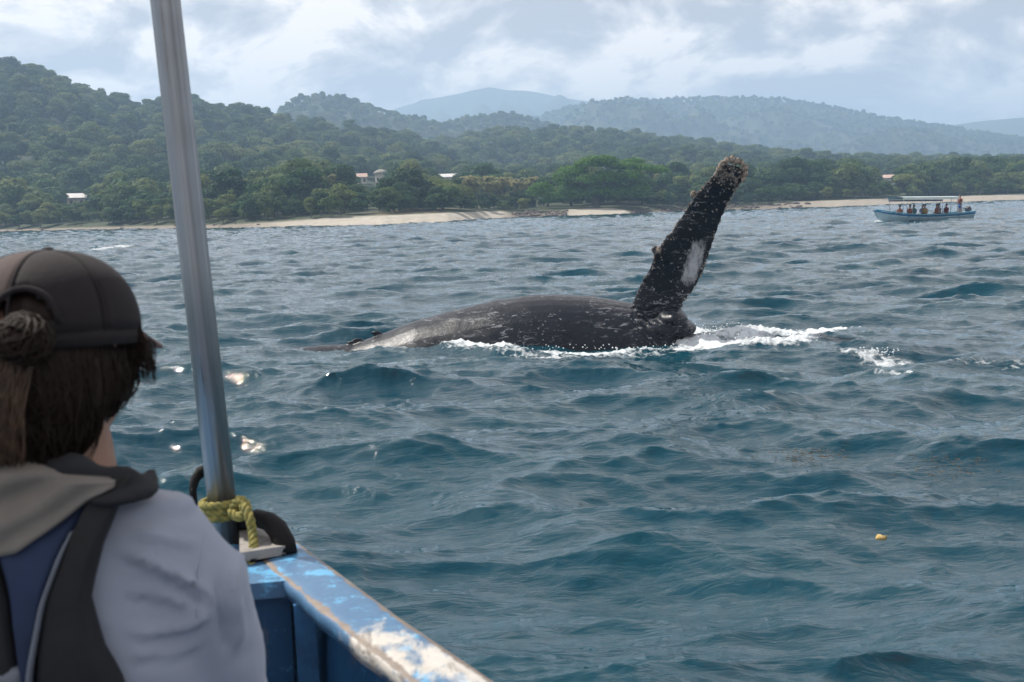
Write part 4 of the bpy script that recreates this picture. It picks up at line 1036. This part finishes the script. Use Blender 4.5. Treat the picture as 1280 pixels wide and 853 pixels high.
body = ph(link_mesh('body', fuse(b.mesh('body'), .006, 3), m_sk2))
# trousers
b = MB(); b.ball((-.52, 1.35, 1.49), (.175, .14, .10), 3)
for s in (-1, 1): b.tube([Vector((-.52 + s * .09, 1.38, 1.49)), Vector((-.52 + s * .12, 1.77, 1.51)), Vector((-.52 + s * .12, 1.83, 1.30)), Vector((-.52 + s * .12, 1.83, 1.08))], [.105, .08, .068, .058], 14)
ph(link_mesh('trousers', fuse(b.mesh('trousers'), .012, 3), m_pants))
# shirt: torso and sleeves, with folds
b = MB()
def ell(c, a, bb, n=28, pw=1.0): return [Vector(c) + Vector((a * math.cos(q), bb * math.sin(q), 0)) for q in [2 * PI * k / n for k in range(n)]]
b.loft([ell((-.52, 1.35, 1.45), .165, .12), ell((-.52, 1.35, 1.6), .16, .115), ell((-.525, 1.355, 1.80), .165, .12), ell((-.528, 1.36, 1.94), .175, .118), ell((-.528, 1.36, 2.01), .165, .10), ell((-.528, 1.355, 2.06), .12, .08), ell((-.528, 1.355, 2.10), .075, .065)])
for (s, S_, E_, W_) in ((1, SHR, ELR, WRR), (-1, SHL, ELL, WRL)):
    m1 = S_.lerp(E_, .5)
    b.tube([S_ + Vector((-s * .10, -.005, .030)), S_ + Vector((-s * .035, -.005, .004)), S_ + Vector((s * .0, 0, -.045)), m1, E_, E_.lerp(W_, .5), W_], [.072, .073, .073, .066, .056, .046, .036], 18)
me = fuse(b.mesh('shirt'), .0075, 5)
co = get_co(me); no = get_no(me)
xx, yy, zz = co[:, 0], co[:, 1], co[:, 2]
def fold(p0, p1, w, amp, curve=0.0):
    """a ridge-and-groove fold along a line on the back (x,z)"""
    w = w * .72; ax_, az_ = p1[0] - p0[0], p1[1] - p0[1]; L_ = math.hypot(ax_, az_)
    tt = ((xx - p0[0]) * ax_ + (zz - p0[1]) * az_) / L_ ** 2; dd_ = ((xx - p0[0]) * -az_ + (zz - p0[1]) * ax_) / L_ - curve * 4 * tt * (1 - tt)
    env = sstep(-.05, .25, tt) * (1 - sstep(.75, 1.05, tt))
    return 1.7 * amp * env * (np.exp(-(dd_ / w) ** 2) - .6 * np.exp(-((dd_ + w * 1.7) / w) ** 2)) * (no[:, 1] < .3)
disp = np.zeros(len(co))
for (pa_, pb2, w_, am_, cv) in (((-.440, 2.037), (-.338, 1.965), .0065, .0065, .010), ((-.43, 2.078), (-.352, 2.064), .007, .0030, .003), ((-.425, 2.055), (-.36, 2.03), .006, .0028, .004), ((-.435, 1.995), (-.362, 1.967), .006, .004, .004),
                                ((-.331, 2.005), (-.328, 1.90), .007, .009, .003), ((-.43, 1.955), (-.345, 1.958), .007, .005, -.012), ((-.315, 2.03), (-.308, 1.90), .008, .0025, .004), ((-.42, 2.015), (-.35, 1.985), .005, .003, .005), ((-.43, 1.93), (-.36, 1.92), .006, .004, -.005)):
    disp += fold(pa_, pb2, w_, am_, cv)
disp += (fbm(xx * 22, yy * 22, zz * 30, 3, 8) - .5) * .007
co += no * disp[:, None]; set_co(me, co); ph(link_mesh('shirt', me, m_shirt))
# armhole seam lying on the cloth
SBV = BVHTree.FromPolygons([v.co.copy() for v in me.vertices], [tuple(p_.vertices) for p_ in me.polygons])
seam = [at(262, 632, 1.262), at(258, 660, 1.245), at(250, 700, 1.238), at(246, 740, 1.238), at(246, 768, 1.24), at(252, 790, 1.245)]
fine_ = [seam[i].lerp(seam[i + 1], k / 6) for i in range(len(seam) - 1) for k in range(6)]
seam = []
for q in fine_:
    hit = SBV.ray_cast(EYE, (q - EYE).normalized())
    if hit[0] is not None: seam.append(hit[0] + hit[1] * .0002)
seam = [sum((seam[max(0, min(len(seam) - 1, i + k))] for k in (-2, -1, 0, 1, 2)), Vector()) / 5 for i in range(len(seam))]
b = MB(); b.tube(seam, .0014, 6); so_ = ph(b.build('armhole_seam', m_shirt, None, True))

# life vest: shell around the torso, collar, back panels, webbing
vest = None
def back_y(x, z, off):   # surface of the back (towards the camera) of the torso
    Z_ = [1.45, 1.6, 1.80, 1.94, 2.01, 2.06, 2.10, 2.15]
    a = float(np.interp(z, Z_, [.165, .16, .172, .185, .175, .155, .135, .12])); bb = float(np.interp(z, Z_, [.12, .115, .12, .118, .105, .088, .075, .062]))
    k = max(0, 1 - ((x + .52) / (a + .03)) ** 2); return 1.355 - (bb + off) * k ** .42
def panel(outline_fn, z0, z1, nz, off, thick, name, m, wob=.004, seed=0, nx=16):
    """a padded panel lying on the back: outline_fn(z) -> (x left, x right)"""
    outer = []; inner = []
    for i in range(nz + 1):
        z = z0 + (z1 - z0) * i / nz; xl, xr = outline_fn(z); ro = []; ri = []
        for k in range(nx + 1):
            q = k / nx; x = xl + (xr - xl) * q
            e_ = min(1, min(q, 1 - q) * 7, min(i, nz - i) / nz * 9 + .0); e_ = math.sqrt(max(0, e_))
            zz_ = z; wv_ = wob * (noise.noise(Vector((x * 18, z * 30 + x * 20, seed))))
            y = back_y(x, z, off)
            ro.append(Vector((x, y - thick * e_ - wv_ * e_, zz_))); ri.append(Vector((x, y + .01, zz_)))
        outer.append(ro); inner.append(ri)
    V = [v for r_ in outer for v in r_] + [v for r_ in inner for v in r_]; n = nx + 1; tot = n * (nz + 1); Fs = []
    for i in range(nz):
        for k in range(nx):
            a = i * n + k; Fs += [(a, a + 1, a + n + 1, a + n), (tot + a, tot + a + n, tot + a + n + 1, tot + a + 1)]
    for k in range(nx): Fs += [(k, tot + k, tot + k + 1, k + 1), (nz * n + k, nz * n + k + 1, tot + nz * n + k + 1, tot + nz * n + k)]
    for i in range(nz): Fs += [(i * n, (i + 1) * n, tot + (i + 1) * n, tot + i * n), (i * n + nx, tot + i * n + nx, tot + (i + 1) * n + nx, (i + 1) * n + nx)]
    b = MB(); b.add(V, Fs); return b.build(name, m, None, True)
vest = bpy.data.objects.new('life_vest', None)
# vest root is its navy back panel; the rest are its pieces
navy_r = lambda z: float(np.interp(z, [1.5, 1.84, 1.924, 2.0, 2.05, 2.10], [-.525, -.522, -.516, -.501, -.484, -.462]))
vest = ph(panel(lambda z: (-1.04 - navy_r(z), navy_r(z)), 1.50, 2.10, 30, .008, .018, 'life_vest', m_vn, .007, 2, 24))
def vp(o): o.parent = vest; return o
# grey-brown upper yoke, its lower edge slants down to the left
def yoke(sgn):
    return None
b = MB()
yv = []; NX, NZ = 26, 16
for i in range(NZ + 1):
    for k in range(NX + 1):
        x = -.600 + .165 * k / NX * 1.0
        zb = float(np.interp(x, [-.62, -.57, -.53, -.49, -.46, -.435], [2.06, 2.045, 2.052, 2.078, 2.100, 2.112])); zt = float(np.interp(x, [-.54, -.435], [2.15, 2.118]))
        z = zb + (zt - zb) * i / NZ
        fo_ = .010 * noise.noise(Vector((x * 10 + z * 14, z * 34 - x * 22, 3.3))) + .004 * math.sin((z - x * .5) * 150)
        e_ = math.sqrt(min(1, min(i / NZ, 1 - i / NZ) * 6 + .05, (1 - k / NX) * 8 + .05))
        yv.append(Vector((x, back_y(x, z, .026) - .012 * e_ - fo_ * e_, z)))
V = yv + [Vector((v.x, v.y + .03, v.z)) for v in yv]; n = NX + 1; tot = len(yv); Fs = []
for i in range(NZ):
    for k in range(NX):
        a = i * n + k; Fs += [(a, a + 1, a + n + 1, a + n), (tot + a, tot + a + n, tot + a + n + 1, tot + a + 1)]
for k in range(NX): Fs += [(k, tot + k, tot + k + 1, k + 1), (NZ * n + k, NZ * n + k + 1, tot + NZ * n + k + 1, tot + NZ * n + k)]
for i in range(NZ): Fs += [(i * n, (i + 1) * n, tot + (i + 1) * n, tot + i * n), (i * n + NX, tot + i * n + NX, tot + (i + 1) * n + NX, (i + 1) * n + NX)]
b.add(V, Fs); vp(b.build('yoke', m_vg, None, True))
# black shoulder webbing, right and left
def web(sgn):
    def f(z):
        c_ = float(np.interp(z, [1.5, 1.8, 1.92, 1.95, 2.0, 2.05, 2.12], [-.45, -.465, -.472, -.477, -.479, -.466, -.438])); w_ = float(np.interp(z, [1.5, 1.8, 1.92, 1.95, 2.0, 2.05, 2.12], [.08, .06, .042, .032, .021, .018, .016]))
        return (c_ - w_, c_ + w_) if sgn > 0 else (-1.04 - c_ - w_, -1.04 - c_ + w_)
    return f
for s in (1, -1):
    vp(panel(web(s), 1.50, 2.12, 36, .014, .018, 'shoulder_strap', m_vb, .004, 5 + s, 12))
vp(panel(lambda z: (navy_r(z) - .0012, navy_r(z) + .0025), 1.82, 2.07, 20, .026, .010, 'trim', m_trim, .001, 9, 4))
vp(panel(lambda z: (-.62, navy_r(z) - .006), 1.912, 1.936, 4, .026, .008, 'waist_band', m_trim, .001, 9, 10))
# collar: thick padded roll round the neck
b = MB(); cpts = []; crad = []
for k in range(21):
    q = -PI * 1.05 + PI * 1.10 * k / 20
    cpts.append(Vector((-.512 + .096 * math.cos(q), 1.345 + .068 * math.sin(q), 2.128 + .006 * math.sin(q * 3) - .024 * (1 - abs(math.sin(q)))))); crad.append((.017 + .004 * math.sin(k * 1.7)) * min(1, .35 + .16 * (20 - k)))
rings = []
for i, c_ in enumerate(cpts):
    t_ = (cpts[min(i + 1, 20)] - cpts[max(i - 1, 0)]).normalized(); s_ = t_.cross(Vector((0, 0, 1))).normalized()
    rings.append([c_ + s_ * crad[i] * .95 * math.cos(q) + Vector((0, 0, 1)) * crad[i] * (.92 if math.sin(q) > 0 else 1.0) * math.sin(q) for q in [2 * PI * k / 16 for k in range(16)]])
b.loft(rings)
# flap reaching out over the right shoulder
b.ball((-.440, 1.305, 2.100), (.040, .055, .013), 3)
me = fuse(b.mesh('collar'), .006, 4); co = get_co(me); no = get_no(me)
co += no * ((fbm(co[:, 0] * 25, co[:, 1] * 25, co[:, 2] * 60, 3, 4) - .5) * .014)[:, None]; set_co(me, co)
m_col = mat('charcoal_collar_cloth', (0.020, 0.020, 0.024), .9, .3, 12, bmp=.4, bd=.002)
vp(link_mesh('collar', me, m_col))
# front of the vest
vf = MB(); vf.loft([[Vector((-.52 + .17 * math.cos(q), 1.36 + .150 * math.sin(q), z)) for q in [.15 + (PI - .3) * k / 14 for k in range(15)]] + [Vector((-.52 + .15 * math.cos(q), 1.36 + .10 * math.sin(q), z)) for q in [PI - .15 - (PI - .3) * k / 14 for k in range(15)]] for z in (1.5, 1.65, 1.8, 1.93, 2.0)])
vp(vf.build('front_panel', m_vn, None, True))

# cap: six panels, band, strap, button, brim
cap_o = None
def cap_pt(th, ph_, k=1.0, bulge=0.0):
    rx, ry, rz = .0965, .1100, .090
    cp, sp_ = math.cos(ph_) ** .82, math.sin(ph_) ** .95
    pf = 1 + .018 * bulge
    return HP(rx * k * pf * cp * math.sin(th), -.006 + ry * k * pf * cp * math.cos(th), .018 + rz * k * pf * sp_)
cap_root = None
for j in range(6):
    b = MB(); rings = []
    t0_ = PI / 6 * 0 + j * PI / 3
    for i in range(13):
        ph_ = (PI / 2) * min(.985, i / 12 + .0)
        row = []
        for k in range(11):
            q = k / 10; th = t0_ + q * PI / 3; bul = math.sin(PI * q) ** .6
            cut = 0
            row.append((th, ph_, bul))
        rings.append(row)
    V = []; 
    for row in rings:
        for (th, ph_, bul) in row:
            # rear opening above the strap
            V.append(cap_pt(th, ph_, 1 + .006 * noise.noise(Vector((th * 3, ph_ * 5, 1.0))), bul))
    nn = 11; Fs = []
    for i in range(12):
        for k in range(10):
            thm = t0_ + (k + .5) / 10 * PI / 3; phm = (PI / 2) * (i + .5) / 12
            if ((thm - PI + .16) / .36) ** 2 + ((phm - .10) / .42) ** 2 < 1 and phm > .12: continue
            a = i * nn + k; Fs.append((a, a + 1, a + nn + 1, a + nn))
    b.add(V, Fs)
    lightp = (j in (3,))  # one rear panel coloured paler and browner than the rest
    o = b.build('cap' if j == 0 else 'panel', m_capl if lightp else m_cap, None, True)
    sm = o.modifiers.new('s', 'SOLIDIFY'); sm.thickness = .0025; sm.offset = -1
    if j == 0: cap_root = ph(o)
    else: o.parent = cap_root
def cp_(o): o.parent = cap_root; return o
b = MB()
for j in range(6): b.tube([cap_pt(j * PI / 3, PI / 2 * i / 12 * .99, 1.006) for i in range(13)], .0016, 5)
cp_(b.build('seam', m_cap, None, True))
b = MB(); b.loft([[cap_pt(2 * PI * k / 48, 0, 1.012), ] + [cap_pt(2 * PI * k / 48, 0, 1.012) + Vector((0, 0, -.016)), cap_pt(2 * PI * k / 48, 0, .985) + Vector((0, 0, -.016)), cap_pt(2 * PI * k / 48, 0, .985) + Vector((0, 0, .002))] for k in range(49)], cap=False)
cp_(b.build('band', m_cap, None, True))
b = MB(); b.tube([cap_pt(PI - .16 + .37 * math.cos(q), .10 + .43 * math.sin(q), 1.012) for q in [PI * k / 14 for k in range(15)]], .004, 6); cp_(b.build('opening_hem', m_cap, None, True))
b = MB(); b.ball(cap_pt(0, PI / 2 * .999, 1.01), (.008, .008, .005), 2); cp_(b.build('button', m_cap, None, True))
b = MB(); top = []
for i in range(9):
    f_ = i / 8; row = []
    for k in range(17):
        q = -1.08 + 2.16 * k / 16
        p0 = cap_pt(q, 0, 1.0); ext = .068 * max(0, 1 - (abs(q) / 1.1) ** 3) ** .5 * f_
        row.append(p0 + (Hm.to_3x3() @ Vector((math.sin(q) * .56, 1, -.28 - .5 * (abs(q) / 1.08) ** 2 * .6)).normalized()) * ext + Vector((0, 0, -.004)))
    top.append(row)
V = [v for r_ in top for v in r_]; n = 17
V2 = [v - Vector((0, 0, .004)) for v in V]; tot = len(V); Fs = []
for i in range(8):
    for k in range(16):
        a = i * n + k; Fs += [(a, a + 1, a + n + 1, a + n), (tot + a, tot + a + n, tot + a + n + 1, tot + a + 1)]
for k in range(16): Fs.append((8 * n + k, 8 * n + k + 1, tot + 8 * n + k + 1, tot + 8 * n + k))
for i in range(8): Fs += [(i * n, (i + 1) * n, tot + (i + 1) * n, tot + i * n), (i * n + 16, tot + i * n + 16, tot + (i + 1) * n + 16, (i + 1) * n + 16)]
b.add(V + V2, Fs); cp_(b.build('brim', m_brim, None, True))  # brim coloured much paler and pinker than the crown

# hair: under-volume plus strands
from mathutils.bvhtree import BVHTree
g = random.Random(4)
b = MB()
b.ball(HP(0, -.03, -.03), (.083, .082, .080), 3); b.ball(HP(.005, -.048, .035), (.074, .055, .048), 3); b.ball(HP(-.012, -.045, -.075), (.074, .058, .060), 3); b.ball(HP(-.025, -.048, -.115), (.062, .044, .045), 3)
b.ball(HP(.046, .004, -.03), (.043, .066, .050), 3); b.ball(HP(.022, -.012, -.085), (.038, .045, .045), 3)
me = fuse(b.mesh('hair'), .007, 4); co = get_co(me); no = get_no(me)
co += no * ((fbm(co[:, 0] * 90, co[:, 1] * 90, co[:, 2] * 9, 3, 4) - .5) * .016)[:, None]; set_co(me, co)
hair = ph(link_mesh('hair', me, m_hr))
HB = BVHTree.FromPolygons([v.co.copy() for v in me.vertices], [tuple(p_.vertices) for p_ in me.polygons])
def on_hair(q, off):
    l_, n_, i_, d_ = HB.find_nearest(q); return l_ + n_ * off
b = MB()
for k in range(3200):
    th = PI + g.gauss(0, .75); th = max(PI - 1.75, min(PI + 1.75, th))
    if g.random() < .06: th = PI - g.uniform(1.3, 2.0)
    L_ = g.uniform(.085, .15) * (1.0 if abs(th - PI) < 1.2 else .55); r_ = 1 + g.gauss(0, .035); dx_ = g.gauss(-.016, .016); wv_ = g.uniform(.001, .005); wf = g.uniform(5, 11); pts_ = []
    for i in range(8):
        f_ = i / 7; zz_ = .012 - L_ * f_; nar = 1 - .40 * f_ ** 1.3
        pts_.append(HP((.085 * math.sin(th) * nar + dx_ * f_) * r_ + wv_ * math.sin(f_ * wf + k), (-.006 + .104 * math.cos(th) * nar) * r_ + wv_ * math.sin(f_ * wf * .8 + k * 2), zz_))
    of_ = g.uniform(.0005, .004); fly = g.random() < .08
    pts_ = [on_hair(q, of_ + (.010 * (i / 7) ** 2 if fly else 0)) for i, q in enumerate(pts_)]
    b.tube(pts_, [.0010] * 7 + [.0003], 3, False)
# loose strands at the right temple
for k in range(170):
    q0 = at(g.uniform(150, 176), g.uniform(405, 420), 1.37); u_, v_ = g.uniform(158, 197), g.uniform(438, 482)
    q2 = at(u_, v_, 1.37 + g.uniform(-.02, .03)); q1 = q0.lerp(q2, .5) + Vector((g.uniform(-.004, .010), 0, g.uniform(0, .006)))
    b.tube([q0, q0.lerp(q1, .6), q1, q1.lerp(q2, .6), q2], [.0009, .0009, .0009, .0007, .0003], 3, False)
hs_ = b.build('hair_strands', m_hr, None, True); hs_.parent = hair; hs_['kind'] = 'stuff'
# bun pulled through the cap's rear opening: wound loops
b = MB(); bc = HP(.019, -.122, .014)
for k in range(260):
    R_ = g.uniform(.010, .025); tw_ = Matrix.Rotation(g.gauss(0, .45), 3, 'X') @ Matrix.Rotation(g.gauss(0, .45), 3, 'Z'); ph0 = g.uniform(0, 6.28); tl = g.gauss(0, .35); dz = g.gauss(0, .006); pp = []
    for i in range(13):
        q = ph0 + 2 * PI * i / 12 * g.uniform(.97, 1.0)
        v = Vector((R_ * 1.25 * math.cos(q), dz + .010 * math.sin(q + tl) - .012 * (1 - (R_ / .025)), R_ * math.sin(q) * .95)); pp.append(bc + Hm.to_3x3() @ (tw_ @ v))
    b.tube(pp, .0011, 4, False)
b.ball(bc + Vector((0, .002, 0)), (.020, .012, .018), 3)
bu = b.build('bun', m_hr, None, True); bu.parent = hair
# light loose tail hanging under the bun
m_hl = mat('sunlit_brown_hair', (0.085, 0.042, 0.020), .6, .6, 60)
b = MB()
for k in range(260):
    x0 = min(g.gauss(-.008, .017), .022); pp = []
    for i in range(8):
        f_ = i / 7; pp.append(HP(x0 * (1 + .8 * f_) - .034 * f_ + .006 * math.sin(k * 1.7 + f_ * 5), -.112 - .012 * math.sin(PI * f_) + g.gauss(0, .001), .002 - .125 * f_ * g.uniform(.97, 1)))
    b.tube(pp, [.001] * 7 + [.0003], 3, False)
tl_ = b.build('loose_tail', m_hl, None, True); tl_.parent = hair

# floating bits
m_weed = mat('floating_weed', (0.16, 0.11, 0.05), .6, .5, 20)
b = MB(); g = random.Random(12)
for (ua, ub, va, vb, n) in ((955, 1060, 562, 582, 120), (1120, 1240, 568, 600, 90)):
    for k in range(n):
        q_ = G(g.gauss((ua + ub) / 2, (ub - ua) / 4), g.gauss((va + vb) / 2, (vb - va) / 4)); s = g.uniform(.006, .018); a = g.uniform(0, 6.28)
        p0 = Vector((q_.x, q_.y, g.uniform(.0, .05))); d_ = Vector((math.cos(a), math.sin(a), 0)) * s * 2
        b.tube([p0 - d_, p0 + Vector((0, 0, s * .3)), p0 + d_], [s * .1, s * .25, s * .08], 4)
tag(b.build('floating_weed', m_weed), 'scraps of brown weed drifting on the water at right', 'weed', kind='stuff')
q_ = G(1101, 684); fl = MB(); m_lf = mat('yellow_leaf', (0.60, 0.42, 0.14), .5, .4, 20); 
rows = []
for i in range(7):
    f_ = i / 6; w_ = .055 * math.sin(PI * (f_ * .9 + .05)); rows.append([(-.09 + .18 * f_, -w_, .02 * math.sin(f_ * 3)), (-.09 + .18 * f_, 0, .012 + .03 * f_), (-.09 + .18 * f_, w_, .02 * math.sin(f_ * 3)), (-.09 + .18 * f_, 0, .004 + .03 * f_)])
lf = fl.loft(rows).build('floating_leaf', m_lf, None, True); lf.scale = (.6, .6, .6); lf.location = (q_.x, q_.y, .06); lf.rotation_euler = (.5, .1, .6)
tag(lf, 'single yellowish leaf floating on the waves at lower right', 'leaf')

# ================================================================== HAZE
hz_me = MB().box((0, 1900, 195), (9600, 7400, 400)).mesh('haze'); m_hz = bpy.data.materials.new('haze'); m_hz.use_nodes = True
t = m_hz.node_tree; t.nodes.clear(); pv = t.nodes.new('ShaderNodeVolumePrincipled'); mo = t.nodes.new('ShaderNodeOutputMaterial')
pv.inputs['Color'].default_value = (0.52, 0.73, 1.0, 1); pv.inputs['Density'].default_value = 4.2e-4; pv.inputs['Anisotropy'].default_value = 0.2
t.links.new(pv.outputs[0], mo.inputs['Volume'])
hz_o = link_mesh('haze', hz_me, m_hz, smooth=False); tag(hz_o, 'thin blue sea haze over the bay and hills', 'haze', kind='stuff')
